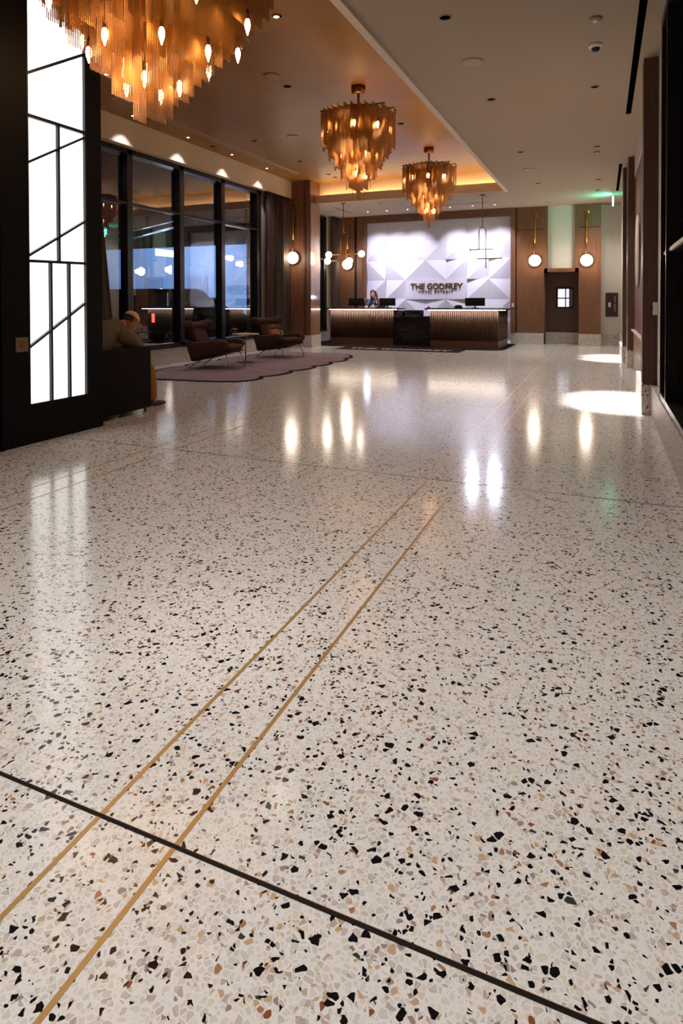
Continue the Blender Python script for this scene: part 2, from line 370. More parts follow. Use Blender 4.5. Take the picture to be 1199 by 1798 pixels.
# ---- right wall
struct('wall_right', B(.56, .8, 6.75, 9.55, .34, 4.0).box(.56, .8, -4, 6.75, -.1, .34).box(.56, .8, 6.75, 9.4, 0, .34)
       .box(.56, .8, 9.55, 12.93, .0, 4.0).box(.44, .8, 13.75, 14.15, .34, 4.0).box(.56, .8, 14.15, 17.8, 0, 4.0).box(.46, .8, 17.0, 19.1, 0, 4.0), WALLP)
struct('wall_right_jamb', B(.43, 1.1, 12.93, 13.75, .33, 4.0), WOODD)
struct('baseboard_right', B(.50, .56, -4, 7.73, 0, .34).box(.405, .8, 7.73, 8.0, 0, .34).box(.415, .56, 8.0, 9.32, 0, .325).box(.53, .56, 9.32, 12.93, 0, .33).box(.425, 1.1, 12.92, 13.75, 0, .335)
       .box(.36, .56, 13.93, 14.15, 0, .34).box(.36, .56, 14.15, 16.9, 0, .30).box(.42, .46, 16.9, 19.06, 0, .33), TERRB)
for ya, yb, xa, zt in ((7.73, 8.0, .41, ZC), (13.93, 14.15, .365, ZC)):
    struct('trim_%d' % n, B(xa, .56, ya, yb, .34, zt), WOODD); n += 1
struct('trim_%d' % n, B(.55, .565, 12.91, 12.93, .33, 4.0).box(.418, .43, 12.925, 12.94, .33, 4.0).box(.365, .37, 13.92, 13.932, .34, 4), CHROME); n += 1
# recessed bays with backing, header and lower panel
for y0, y1 in ((8.0, 12.9), (14.15, 16.9)):
    struct('trim_%d' % n, B(.545, .56, y0, y1, .745, 3.6), WOOD); n += 1
    struct('trim_%d' % n, B(.53, .56, y0, y1, .33, .72), mat('pale_gold_panel', rgb(176, 146, 104), .35, .3)); n += 1
    struct('trim_%d' % n, B(.49, .56, y0, y1, .72, .745), LIP); n += 1
    struct('trim_%d' % n, B(.535, .56, y0, y1, 3.6, 4.0), WALLP); n += 1
# near right window, dark glass
w3 = window(3, 2.6, 6.75, .34, 3.99, [(6.16, 6.2), (4.7, 4.74)], [1.74], x=.56, inward=-1, sill=False)
B(.528, .56, 2.6, 6.72, 1.72, 1.75).obj('rail', CHROME, w3); B(.525, .56, 6.165, 6.175, .36, 3.98).obj('mullion_edge', CHROME, w3)
struct('wall_outside_right', B(1.6, 1.7, -4, 9, -.1, 4.2), DARK)
struct('wall_front', B(-8.6, 1.2, -4.1, -4.0, 0, 4.7), BULK)

# ---- dark portal wall with backlit panel
struct('wall_portal', B(-5.3, -4.83, 1.0, 4.92, 0, ZT), PORT)
struct('wall_portal', B(-4.829, -4.77, 1.0, 4.03, 0, ZT).box(-4.77, -4.75, 3.74, 3.76, 0, ZT), PORT)
struct('wall_portal', B(-4.829, -4.77, 4.72, 4.92, 0, ZT), PORT)
struct('wall_portal', B(-4.829, -4.77, 4.03, 4.72, 0, .36), PORT)
struct('wall_portal', B(-4.829, -4.77, 4.03, 4.72, 4.22, ZT), PORT)
t = thing('wall_light', 'tall glowing white backlit glass panel with slanted black bars in the dark wall', 'light', (-4.82, 4.375, .36))
B(-4.82, -4.80, 4.03, 4.72, .36, 4.22).obj('glowing_glass', M_PANEL, t)
mb = MB()
def bar(y0, z0, y1, z1, w=.020):
    d = Vector((0, y1-y0, z1-z0)); L_ = d.length; a = math.atan2(z1-z0, y1-y0)
    mb.obox((-4.785, (y0+y1)/2, (z0+z1)/2), (.034, L_, w), Euler((a, 0, 0)).to_matrix())
bar(4.03, 3.34, 4.72, 3.76, .026); bar(4.03, 2.972, 4.72, 2.974, .03); bar(4.03, 2.54, 4.72, 2.935); bar(4.03, 1.70, 4.72, 2.10); bar(4.03, 1.66, 4.72, 1.672, .026); bar(4.03, .87, 4.72, 1.285)
bar(4.385, 1.67, 4.386, 2.97, .018); 
mb.box(-4.80, -4.768, 4.383-.011, 4.383+.011, 1.67, 2.97).box(-4.80, -4.768, 4.285-.011, 4.285+.011, .36, 1.66).box(-4.80, -4.768, 4.50-.011, 4.50+.011, .36, 1.66)
mb.box(-4.80, -4.768, 4.03, 4.045, .36, 4.22).box(-4.80, -4.768, 4.705, 4.72, .36, 4.22)
mb.obj('glazing_bars', BLACKM, t)
t = thing('switch_plate', 'small square grey metal plate on the dark wall left of the glowing panel', 'switch', (-4.77, 3.95, .845))
B(-4.772, -4.757, 3.885, 4.012, .845, .975).obj('plate', GREYP, t); B(-4.759, -4.753, 3.925, 3.972, .875, .945).obj('button', BRASSD, t)
t = thing('thermostat', 'small white box on the pale wall beside the near wooden pier at right', 'thermostat', (.56, 7.62, 1.13))
B(.51, .56, 7.60, 7.70, 1.13, 1.27).obj('housing', WHITE, t); B(.507, .511, 7.62, 7.68, 1.18, 1.23).obj('display', GREYP, t)

# ================================================================== CEILING THINGS
def downlight(x, y, z, label, group, r=.06, lit=False, power=0, col=NEUT, size=120, aim=None, blend=.8):
    t = thing('downlight', label, 'ceiling light', (x, y, z), 0, group)
    MB().lathe((0, 0, 0), [(r*1.25, -.001), (r*1.25, -.006), (r, -.009), (r*.95, -.003), (r*.95, -.001)], 20).obj('trim_ring', CEIL if z < 4.3 else TRAY, t, local=True)
    MB().lathe((0, 0, 0), [(r*.95, -.002), (r*.6, -.004)], 16).obj('baffle', DRK, t, local=True)
    if lit: MB().sph((-r*.25, r*.2, -.004), r*.55, 10, (1, 1, .15), 6).obj('lens', M_SPOT, t, local=True)
    if power: spot(t, (x, y, z-.02), power, col, size, blend, .05 if lit else .34, aim or (x, y, 0))
    return t
for k, y in enumerate((5.86, 8.48, 11.7, 15.0)):
    downlight(-1.40, y, ZC, 'dark downlight in the pale ceiling, %s of the row by the tray edge' % ORD[k], 'downlights in the left row of the pale ceiling', .055, False, (0, P_DOWN*1.25, P_DOWN, P_DOWN)[k], NEUT)
for k, y in enumerate((8.5, 11.8, 15.05, 18.0)):
    downlight(-.11, y, ZC, 'dark downlight in the pale ceiling, %s of the row by the slots' % ORD[k], 'downlights in the right row of the pale ceiling', .05, False, P_DOWN*.8, NEUT)
for k, y in enumerate((2.0, .2, -1.8)):  # unseen overhead lamps added to brighten the near floor
    downlight(-1.40, y, ZC, 'unseen downlight added overhead in the pale ceiling, %s to the entrance' % ORD[2-k], 'unseen downlights added overhead', .055, False, P_DOWN*(1.5, 1.1, 1)[k], NEUT)
for k, (x, y) in enumerate(((-3.5, 6.36), (-3.5, 11.12), (-3.5, 14.8), (-4.5, 8.5), (-4.43, 13.2))):
    downlight(x, y, ZT, ['recessed light in the amber ceiling between the first and second chandelier', 'recessed light in the amber ceiling between the second and third chandelier', 'recessed light in the amber ceiling beyond the third chandelier', 'recessed light in the amber ceiling just left of the second chandelier', 'small recessed light in the amber ceiling left of the third chandelier'][k], 'downlights in the middle of the amber ceiling', .06, k == 0, P_TRAY, WARM)
for k, (x, y) in enumerate(((-6.68, 7.0), (-6.65, 11.11), (-6.64, 13.17), (-6.64, 14.83), (-6.64, 15.25))):
    downlight(x, y, ZT, 'dark light right of the long amber ceiling slot, %s of its row' % ORD[k], 'downlights beside the long slot in the amber ceiling', .055, k == 0, P_TRAY if k < 3 else 0, WARM)
for k, y in enumerate((8.75, 10.35, 11.95, 13.53)):
    downlight(-7.74, y, ZT, 'lit downlight above the lounge windows, %s of four' % ORD[k], 'window wash downlights', .05, True, P_WIN, COOL, 84, (-7.80, y, 0), .25)
downlight(-7.72, 11.17, ZT, 'dark unlit recessed light between the window wash downlights', 'dark recessed light by windows', .055)
downlight(-7.74, 7.1, ZT, 'lit downlight above the lounge windows hidden partly by the glowing panel wall', 'window wash downlights', .05, True, P_WIN, COOL, 84, (-7.80, 7.1, 0), .25)
for k, (x, y) in enumerate(((-6.63, 17.75), (-6.02, 17.75), (-5.37, 17.75), (-4.1, 17.8), (-3.45, 17.8), (-2.83, 17.85))):
    downlight(x, y, ZC, 'bright wall wash downlight before the white relief wall, %s' % ['leftmost of six', 'second from left', 'third from left', 'third from right', 'second from right', 'rightmost of six'][k], 'wall wash downlights at reception', .045, True, P_WASH, COOL, 66, (x, 18.87, 2.35), .9)
for q_ in [o for o in bpy.data.objects if o.get('label') in ('bright wall wash downlight before the white relief wall, second from right', 'bright wall wash downlight before the white relief wall, rightmost of six')]:
    w_ = Vector(q_.location); spot(q_, (w_.x, w_.y-.05, w_.z-.02), 110, COOL, 22, .8, .045, (w_.x*.51, 9.1, 0))
for k, (x, y) in enumerate(((-6.67, 16.27), (-5.70, 16.25), (-7.62, 17.2), (-3.79, 16.4), (-2.83, 16.46), (-1.43, 17.97))):
    downlight(x, y, ZC, ['small dark downlight beside the globe pendant canopy', 'small dark downlight above the gap between pendant and third chandelier', 'small dark downlight in the left corner of the reception ceiling', 'small dark downlight right of the third chandelier', 'small dark downlight beside the bare pendant canopy', 'small dark downlight above the gap between the two right sconces'][k], 'small downlights in the reception ceiling', .045, False, P_RECEPT if k < 5 else 0, COOL)
for x, y, l in ((-1.38, 7.06, 'large round flush speaker in the pale ceiling, nearer of the two'), (-1.43, 13.3, 'round flush speaker in the pale ceiling, farther of the two')):
    t = thing('ceiling_speaker', l, 'speaker', (x, y, ZC)); MB().lathe((0, 0, 0), [(.125, -.001), (.125, -.008), (.115, -.012)], 28).obj('rim', CEIL, t, local=True); MB().lathe((0, 0, 0), [(.112, -.0125), (.10, -.014)], 28).obj('grille', GRIL, t, local=True)
for x, y, l in ((-4.5, 8.0, 'round amber flush speaker in the amber ceiling before the second chandelier'), (-5.76, 11.11, 'round amber flush speaker in the amber ceiling left of the second chandelier')):
    t = thing('ceiling_speaker', l, 'speaker', (x, y, ZT)); MB().lathe((0, 0, 0), [(.12, -.001), (.12, -.008), (.11, -.012)], 24).obj('rim', TRAY, t, local=True); MB().lathe((0, 0, 0), [(.108, -.0125), (.10, -.014)], 24).obj('grille', TRAY, t, local=True)
t = thing('security_camera', 'small white dome security camera with black lens on the pale ceiling', 'camera', (-.085, 7.12, ZC))
MB().lathe((0, 0, 0), [(.075, -.001), (.075, -.02), (.06, -.035)], 24).obj('housing', WHITE, t, local=True); MB().sph((0, 0, -.035), .045, 18, (1, 1, .9)).obj('dome', BLACKM, t, local=True)
for x, y, l in ((-.08, 6.45, 'round white smoke detector on the pale ceiling, nearer of the two'), (-.115, 12.25, 'tiny white detector behind a downlight on the pale ceiling'), (-.12, 16.5, 'small pale disc detector far along the pale ceiling')):
    t = thing('smoke_detector', l, 'detector', (x, y, ZC)); MB().lathe((0, 0, 0), [(.06, -.001), (.06, -.015), (.045, -.028)], 20).obj('cover', CEIL, t, local=True); MB().lathe((0, 0, 0), [(.03, -.029), (.02, -.035)], 16).obj('sensor', WHITE, t, local=True)
for x, y in ((-5.03, 13.3),):
    t = thing('sprinkler_head', 'small metal sprinkler head on the amber ceiling right of the second chandelier', 'sprinkler', (x+.6, 11.7, ZT)); MB().lathe((0, 0, 0), [(.04, -.001), (.04, -.006), (.012, -.01), (.012, -.045), (.03, -.05), (.03, -.054)], 14).obj('head', BRASSD, t, local=True)
def slot(label, x0, x1, y0, y1, z, frame=None, cat='ceiling vent', nm='linear_diffuser'):
    t = thing(nm, label, cat, ((x0+x1)/2, (y0+y1)/2, z)); e = .02
    f = B(x0-e, x0, y0-e, y1+e, z-.006, z-.001).box(x1, x1+e, y0-e, y1+e, z-.006, z-.001).box(x0, x1, y0-e, y0, z-.006, z-.001).box(x0, x1, y1, y1+e, z-.006, z-.001)
    f.obj('frame', frame or CEIL, t); B(x0, x1, y0, y1, z-.002, z-.001).obj('opening', DRK, t)
    return t
s1 = slot('long black light slot in the pale ceiling along the right wall, nearer one', .29, .36, -1, 9.93, ZC, cat='ceiling slot', nm='ceiling_slot')
s2 = slot('short black light slot in the pale ceiling along the right wall, farther one', .28, .34, 13.5, 16.8, ZC, cat='ceiling slot', nm='ceiling_slot')
slot('long thin air slot with light frame in the amber ceiling above the lounge', -7.38, -7.34, 7.9, 14.4, ZT, LIP)
slot('thin black air slot in the reception ceiling at left, before the back wall', -7.24, -7.20, 16.5, 17.9, ZC)
slot('thin air slot across the reception ceiling behind the third chandelier', -4.7, -2.95, 17.33, 17.37, ZC)
for sl, ys in ((s1, (8.35, 8.85)), (s2, (14.6, 15.3))):
    for y in ys: spot(sl, (.30, y, ZC-.03), P_SLOT, (1, .93, .90), 24, .7, .03, (.26, y, 0))
for y in (.8,): spot(s1, (.30, y, ZC-.03), P_DOWN*.6, NEUT, 110, .8, .04, (.0, y, 0))

# cove LED strips
t = tag(B(-7.35, -2.3, 15.80, 15.83, ZC+.205, ZC+.215).obj('cove_light_strip', M_COVE), 'warm light strip hidden in the far ledge of the amber ceiling tray', 'light strip')
t = tag(B(-2.12, -2.10, 8.0, 15.6, ZC+.205, ZC+.212).obj('cove_light_strip', M_COVE), 'warm light strip hidden in the right ledge of the amber ceiling tray', 'light strip')

# ================================================================== CHANDELIERS
def candle(t, x, y, z, s=1.0, stem=.5):
    c = MB().cyl((x, y, z+.03*s), .011*s, .06*s, 10).cyl((x, y, z+.09*s), .004*s, stem, 6).obj('socket', BRASSD, t, local=True)
    MB().lathe((x, y, z), [(.003*s, -.075*s), (.008*s, -.055*s), (.016*s, -.03*s), (.0195*s, -.005*s), (.015*s, .02*s), (.009*s, .032*s)], 10).obj('bulb', M_BULB, c, local=True)
def chandelier(label, loc, Rr, ztop, zbot, slope, step, pitch, sw, bulbs, bs):
    t = thing('chandelier', label, 'chandelier', loc, 0, 'gold chain chandeliers')
    H = ZT
    MB().lathe((0, 0, H), [(.11, -.001), (.11, -.09), (.095, -.11)], 24).obj('canopy', BRASSD, t, local=True)
    MB().cyl((0, 0, ztop), .02, H-ztop-.1, 12).obj('stem', BRASSD, t, local=True)
    fr = MB(); npl = int(Rr/step)
    for i in range(-npl, npl+1):
        x = i*step; c = math.sqrt(max(Rr*Rr-x*x, 0)); c = max(c, step*.9)
        fr.box(x-.006, x+.006, -c, c, ztop, ztop+.022)
    for yy in (-.45*Rr, 0, .45*Rr):
        c = math.sqrt(Rr*Rr-yy*yy); fr.box(-c, c, yy-.01, yy+.01, ztop+.022, ztop+.04)
    fr.tube([(Rr*.55*math.cos(a*PI/12), Rr*.55*math.sin(a*PI/12), ztop+.045) for a in range(25)], .012, 6)
    fr.obj('frame', BRASSD, t, local=True)
    rings = 6
    for i in range(-npl, npl+1):
        x = i*step; ax = abs(x)
        cuts = [k*Rr/rings for k in range(1, rings+1)]
        prev = 0
        for k, ro in enumerate(cuts):
            if ro <= ax+1e-6: continue
            c = math.sqrt(ro*ro-x*x)
            zb = zbot+slope*max(0, k)*Rr/rings
            segs = [(-c, c)] if prev == 0 else [(-c, -prev), (prev, c)]
            # inner rings only near the core keep the thing light enough to see through
            for a, b2 in segs:
                if b2-a < pitch: continue
                mb = MB(); m_ = max(1, int((b2-a)/pitch))
                for q in range(m_):
                    y = a+pitch*(q+.5)+(b2-a-m_*pitch)/2; z0 = zb+random.uniform(-.004, .004)*bs
                    h = sw/2; mb.add([(x-h, y, z0), (x+h*.3, y-h, z0), (x+h*.3, y+h, z0), (x-h, y, ztop), (x+h*.3, y-h, ztop), (x+h*.3, y+h, ztop)],
                                     [(0, 1, 4, 3), (1, 2, 5, 4), (2, 0, 3, 5)])
                mb.obj('chain_panel', GOLD, t, local=True)
            prev = c
    for x, y, z in bulbs: candle(t, x, y, z, bs, max(.1, ztop-z-.09*bs))
    return t
def ringp(n_, r, z, ph=0): return [(r*math.cos(2*PI*k/n_+ph), r*math.sin(2*PI*k/n_+ph), z) for k in range(n_)]
bl = ringp(8, .47, 3.93, .25)+ringp(7, .26, 3.53, .1)+ringp(3, .12, 3.25, .5)
ch2 = chandelier('gold tiered chain chandelier fully in view, middle one of the three', (-3.5, 8.95, 0), .59, 4.18, 2.86, 1.62, .098, .0135, .0085, bl, .9)
point(ch2, (-3.5, 8.95, 3.75), P_CHAND*1.3, AMB, .12); point(ch2, (-3.5, 8.95, 3.35), P_CHAND, AMB, .08); point(ch2, (-3.5, 8.95, 4.3), P_CHAND*.5, AMB, .1)
ch3 = copy_tree(ch2); ch3.location = (-3.5, 13.15, 0); ch3['label'] = 'gold tiered chain chandelier hanging nearest the reception, smallest in view'
bl = ringp(8, .80, 3.55, .3)+ringp(7, .50, 3.32, .15)+ringp(4, .22, 3.08, .4)+[(-.72, -.05, 3.56), (-.56, .02, 3.5), (-.31, .02, 3.34), (-.04, -.05, 3.22)]
ch1 = chandelier('large gold tiered chain chandelier cut off by the top of the view', (-3.44, 4.13, 0), 1.0, 4.25, 2.80, 1.16, .14, .0185, .0100, bl, 1.25)
point(ch1, (-3.44, 4.13, 3.8), P_CHAND*2, AMB, .15); point(ch1, (-3.44, 4.13, 3.3), P_CHAND*1.2, AMB, .1)

# ================================================================== SCONCES AND PENDANTS
def sconce(x, yf, zt, zg, label):
    t = thing('wall_sconce', label, 'wall lamp', (x, yf, zg), 0, 'globe wall sconces')
    MB().lathe((x, yf, zt), [(.075, 0), (.075, .018), (.065, .022)], 24, (0, -1, 0)).obj('backplate', BRASS, t)
    MB().tube([(x, yf, zt), (x, yf-.085, zt), (x, yf-.09, zt-.03)], .012).cyl((x, yf-.09, zg+.5), .022, zt-zg-.5, 14).obj('rod', BRASS, t)
    MB().cyl((x-.025, yf-.09, zg+.16), .012, .40, 10).obj('dark_rod', BRASSD, t)
    MB().lathe((x, yf-.03, zg), [(.18, 0), (.18, .02)], 32, (0, -1, 0)).obj('rim_plate', BRASS, t)
    MB().sph((x, yf-.13, zg), .165, 28, (1, .75, 1), 16).obj('globe', M_GLOBE, t)
    point(t, (x, yf-.32, zg), 9, WARM, .1)
    return t
sconce(-1.82, YB, 3.755, 2.43, 'globe sconce on brass rod on the wood panel right of the relief wall')
sconce(-.43, YB, 3.775, 2.40, 'globe sconce on brass rod on the rightmost wood panel by the green glow')
sconce(-7.66, YB, 3.84, 2.46, 'globe sconce on the back wall partly behind the globe pendant')
sconce(-7.90, 15.33, 3.93, 2.47, 'globe sconce on the wooden pillar beside the lounge curtain')
def pendant(x, y, zs, zl, zr, label, globes, arms):
    t = thing('pendant_light', label, 'pendant light', (x, y, ZC)); r = .011
    MB().cyl((x, y, ZC-.02), .075, .019, 24).obj('canopy', BRASSD, t)
    MB().cyl((x, y, zs), r, ZC-zs-.02, 10).obj('stem', BRASSD, t)
    arc = [(x-.087*math.cos(a*PI/10), y, zs-.09+.087*math.sin(a*PI/10)) for a in range(11)]
    MB().tube([(x-.087, y, zl)]+arc+[(x+.087, y, zr)], r, 8).obj('loop', BRASSD, t)
    for (a, b2, z) in arms: MB().tube([(a, y, z), (b2, y, z)], r, 8).obj('arm', BRASSD, t)
    MB().sph((x+.087, y, zr), .02, 10, m=8).obj('finial', BRASS, t)
    for gx, gz, lit in globes:
        if lit: MB().sph((gx, y-.0, gz), .092, 22, m=14).obj('globe', M_GLOBE, t); point(t, (gx, y-.16, gz), 3.0, WARM, .07)
        else: MB().cyl((gx, y, gz), .045, .01, 18, (1, 0, 0)).obj('end_disc', BRASS, t)
    return t
pendant(-6.68, 15.92, 3.19, 2.575, 2.36, 'dark looped pendant with four lit glass globes above the left desk', [(-7.13, 2.575, 1), (-6.14, 2.575, 1), (-7.17, 2.40, 1), (-6.50, 2.39, 1)], [(-7.05, -6.22, 2.575), (-7.1, -6.55, 2.40)])
pendant(-2.866, 16.07, 3.17, 2.60, 2.13, 'dark looped pendant seen edge on with bare brass discs above the right desk', [(-3.19, 2.60, 0), (-2.39, 2.35, 0)], [(-3.18, -2.60, 2.60), (-3.01, -2.39, 2.36)])

# exit sign near the far right
t = thing('exit_sign', 'green glowing exit sign hanging edge on from the ceiling far right', 'sign', (.22, 17.3, ZC))
MB().cyl((.22, 17.3, ZC-.08), .012, .079, 8).obj('stem', WHITE, t)
B(.205, .235, 17.1, 17.5, ZC-.28, ZC-.08).obj('glowing_plate', M_EXIT, t)
for s_, rz in ((-1, -PI/2), (1, PI/2)): text_mesh('lettering', 'EXIT', .19, .003, WHITE, t, (.22+s_*.018, 17.3, ZC-.245), (PI/2, 0, rz), .32)
d = bpy.data.lights.new('exit_glow', 'AREA'); d.energy = 9; d.color = (.1, 1, .75); d.shape = 'RECTANGLE'; d.size = .4; d.size_y = .2
o = bpy.data.objects.new('exit_glow', d); COL.objects.link(o); o.parent = t; o.location = (-.03, 0, -.18); o.rotation_euler = (0, PI/2, 0)

# ================================================================== RELIEF WALL + SIGN
X0, X1, ZP = -7.06, -2.51, 3.77
cw = (X1-X0)/7; rh = ZP/6.15
pat = ['=/=\\=//', '//\\//\\/', '\\\\/\\///', '//===/\\', '//\\/\\\\/', '/\\/\\/\\/', '/////\\\\']
mb = MB()
for r_ in range(7):
    zt = ZP-r_*rh; zb = max(0.0, zt-rh)
    if zt <= .02: break
    for c_ in range(7):
        xa = X0+c_*cw+.002; xb = X0+(c_+1)*cw-.002; k = pat[r_][c_]; p = .075 if r_ else .02; base = .045
        yb = YB+.17; q = {'TL': (xa, zt), 'TR': (xb, zt), 'BL': (xa, zb+.003), 'BR': (xb, zb+.003)}
        h = {'/': {'TL': 0, 'TR': p, 'BL': p, 'BR': 0}, '\\': {'TL': p, 'TR': 0, 'BL': 0, 'BR': p}, '=': {'TL': p*.2, 'TR': p*.2, 'BL': p, 'BR': p}}[k]
        if k == '=' and r_ == 3: h = {'TL': p*1.3 if c_ != 3 else p*.6, 'TR': p*.6 if c_ != 4 else p*1.3, 'BL': p*1.2, 'BR': p*1.2}; h = {a: p*1.0 for a in h}
        P = {a: (q[a][0], yb-base-h[a], q[a][1]) for a in q}; Bk = {a: (q[a][0], yb, q[a][1]) for a in q}
        vs = [P['TL'], P['TR'], P['BR'], P['BL'], Bk['TL'], Bk['TR'], Bk['BR'], Bk['BL']]
        fs = [(0, 1, 3), (1, 2, 3)] if k == '/' else [(0, 1, 2), (0, 2, 3)]
        fs += [(0, 4, 5, 1), (1, 5, 6, 2), (2, 6, 7, 3), (3, 7, 4, 0), (4, 7, 6, 5)]
        mb.add(vs, fs)
tag(mb.obj('relief_wall_panel', TILE), 'white faceted relief wall of folded square tiles behind the reception desks', 'wall panel')
LET = mat('bronze_letters', rgb(120, 84, 56), .3, .6)
t = thing('wall_sign', 'bronze hotel name lettering on the white faceted wall', 'sign', (-4.76, 18.745, 1.5))
text_mesh('large_lettering', 'THE GODFREY', .255, .012, LET, t, (-4.76, 18.735, 1.64), (PI/2, 0, 0), 1.64, .004)
text_mesh('small_lettering', 'H O T E L   D E T R O I T', .10, .008, LET, t, (-4.78, 18.735, 1.525), (PI/2, 0, 0), 1.08, .002)

# ================================================================== RECEPTION
tag(MB().prism([(-8.15, 15.98), (-2.75, 15.98), (-2.52, 16.03), (-2.38, 16.2), (-2.34, 16.5), (-2.34, 18.64), (-8.15, 18.64)], .0005, .008).obj('floor_rug', MATD), 'dark brown carpet with rounded corner under the reception desks', 'rug')
t = thing('entrance_mat', 'dark brown mat with pale lettering in front of the reception desks', 'mat', (-4.9, 15.45, 0))
B(-6.58, -3.26, 15.06, 15.88, .0005, .01).obj('mat', MATD, t)
text_mesh('lettering', 'THE GODFREY', .42, .002, mat('pale_mat_letters', rgb(188, 160, 140), .8), t, (-4.92, 15.30, .0125), (0, 0, 0), 2.75, .006)
def desk(label, x0, x1, y0, y1, cx0, cx1, cy0):
    t = thing('reception_desk', label, 'desk', ((x0+x1)/2, (y0+y1)/2, .008), 0, 'fluted reception desks')
    B(x0+.01, x1-.01, y0+.01, y1, .20, 1.02).obj('body', FLUTE, t)
    mb = MB(); k = int((x1-x0)/.052)
    for i in range(k):
        xx = x0+(i+.5)*(x1-x0)/k; mb.lathe((xx, y0+.008, .21), [(.018, 0), (.018, .80)], 8, smooth=True)
    kk = int((y1-y0)/.052)
    for i in range(kk):
        yy = y0+(i+.5)*(y1-y0)/kk; mb.lathe((x1-.008, yy, .21), [(.018, 0), (.018, .80)], 8)
    mb.obj('fluting', FLUTE, t)
    B(x0+.02, x1-.0, y0+.0, y1, .009, .20).obj('plinth', wood('plinth_wood', (96, 62, 44), .35, 'x'), t)
    B(cx0, cx1, cy0, y1+.05, 1.035, 1.075).obj('countertop', MARB, t, bevel=.006)
    B(cx0+.08, cx1-.1, y0-.07, y0-.025, 1.022, 1.034).obj('light_strip', M_LEDW, t)
    return t
dl = desk('left fluted reception desk with two monitors and a person behind it', -7.48, -5.52, 16.80, 17.27, -7.57, -5.30, 16.68)
dr = desk('right fluted reception desk with one monitor standing on it', -4.36, -2.53, 16.46, 18.2, -4.47, -2.24, 16.34)
t = thing('console_cabinet', 'low black stone console with wavy relief between the two fluted desks', 'cabinet', (-4.94, 17.2, .008))
B(-5.515, -4.365, 16.86, 17.7, .009, .80).obj('body', CONS, t)
B(-5.515, -4.365, 16.80, 17.74, .80, .84).obj('top', MARB, t, bevel=.005)
mb = MB()
for k in range(9):
    z = .18+k*.065; a0 = random.uniform(.0, .5); ln = random.uniform(.3, .8); am = random.uniform(.01, .025); ph = random.uniform(0, 6)
    xs = [-5.45+a0+ln*i/16 for i in range(17) if -5.45+a0+ln*i/16 < -4.42]
    if len(xs) > 2: mb.tube([(x, 16.858, z+am*math.sin(x*14+ph)) for x in xs], .006, 6)
mb.obj('wave_relief', VEIN, t)
def monitor(x, y, z, w, h, rz, label):
    t = thing('monitor', label, 'monitor', (x, y, z), rz, 'desk monitors')
    MB().box(-w/2, w/2, -.012, .012, .06, .06+h).obj('housing', DARK, t, local=True, bevel=.004)
    MB().box(-w/2+.012, w/2-.012, .0125, .0135, .072, .05+h).obj('screen', M_SCREEN, t, local=True)
    MB().box(-.02, .02, .005, .03, .01, .15).lathe((0, .04, .0005), [(.10, 0), (.10, .012)], 20).obj('stand', BLACKM, t, local=True)
monitor(-6.76, 17.12, 1.075, .50, .22, .06, 'black monitor on the left desk, the left one before the person')
monitor(-5.80, 17.12, 1.075, .50, .22, -.06, 'black monitor on the left desk, the one right of the person')
monitor(-3.24, 17.05, 1.075, .54, .22, 0, 'black monitor alone on the right desk')
t = thing('telephone', 'small dark desk telephone left of the monitor on the right desk', 'telephone', (-3.67, 16.95, 1.0755))
MB().prism([(-.09, 0), (.09, 0), (.09, .03), (-.09, .06)], -.1, .1, 'x').obj('base', BLACKM, t, local=True)
MB().tube([(-.09, -.0, .05), (-.05, 0, .068), (.05, 0, .068), (.09, 0, .05)], .014, 8).obj('handset', BLACKM, t, local=True)
for x0, x1, h, l in ((-5.49, -5.29, .15, 'small black card printer at the left end of the low console'), (-5.24, -4.77, .165, 'wide black printer on the low console between the desks')):
    t = thing('printer', l, 'printer', ((x0+x1)/2, 17.15, .84)); B(x0, x1, 17.0, 17.35, .841, .84+h).obj('housing', DARK, t, bevel=.008)
    B(x0+.02, x1-.02, 16.99, 17.0, .86, .88).obj('paper_slot', GREYP, t); B(x0+.03, x0+.09, 16.992, 17.0, .93, .95).obj('control_panel', BRASSD, t)
t = thing('card_holder', 'small dark card holder on the left end of the right desk counter', 'holder', (-4.40, 16.5, 1.0755))
B(-4.44, -4.36, 16.47, 16.53, 1.0755, 1.10).obj('tray', BLACKM, t); B(-4.43, -4.37, 16.485, 16.515, 1.09, 1.13).obj('cards', WHITE, t)
# light switch on the surround
t = thing('light_switch', 'tiny white switch on the wood trim right of the relief wall', 'switch', (-2.44, YB-.05, 1.1))
B(-2.465, -2.415, YB-.058, YB-.05, 1.10, 1.20).obj('plate', WHITE, t); B(-2.448, -2.432, YB-.062, YB-.058, 1.13, 1.17).obj('toggle', GREYP, t)
# mirror in the niche; its bright reflection is put in as a glow
t = thing('niche_mirror', 'framed mirror with painted bright reflection in a dark recess between the two right sconces', 'wall unit', (-1.04, YB+.80, 1.06))
B(-1.30, -.80, YB+.76, YB+.80, 1.04, 1.68).obj('frame', BLACKM, t); B(-1.24, -.93, YB+.755, YB+.76, 1.09, 1.62).obj('glass', emit('mirror_reflection_glow', (.80, .86, 1), .55), t); B(-1.24, -.93, YB+.75, YB+.756, 1.33, 1.36).box(-1.04, -1.01, YB+.75, YB+.756, 1.09, 1.62).obj('glazing_bar', BLACKM, t)
B(-.92, -.83, YB+.752, YB+.76, 1.1, 1.6).obj('side_panel', GREYP, t)
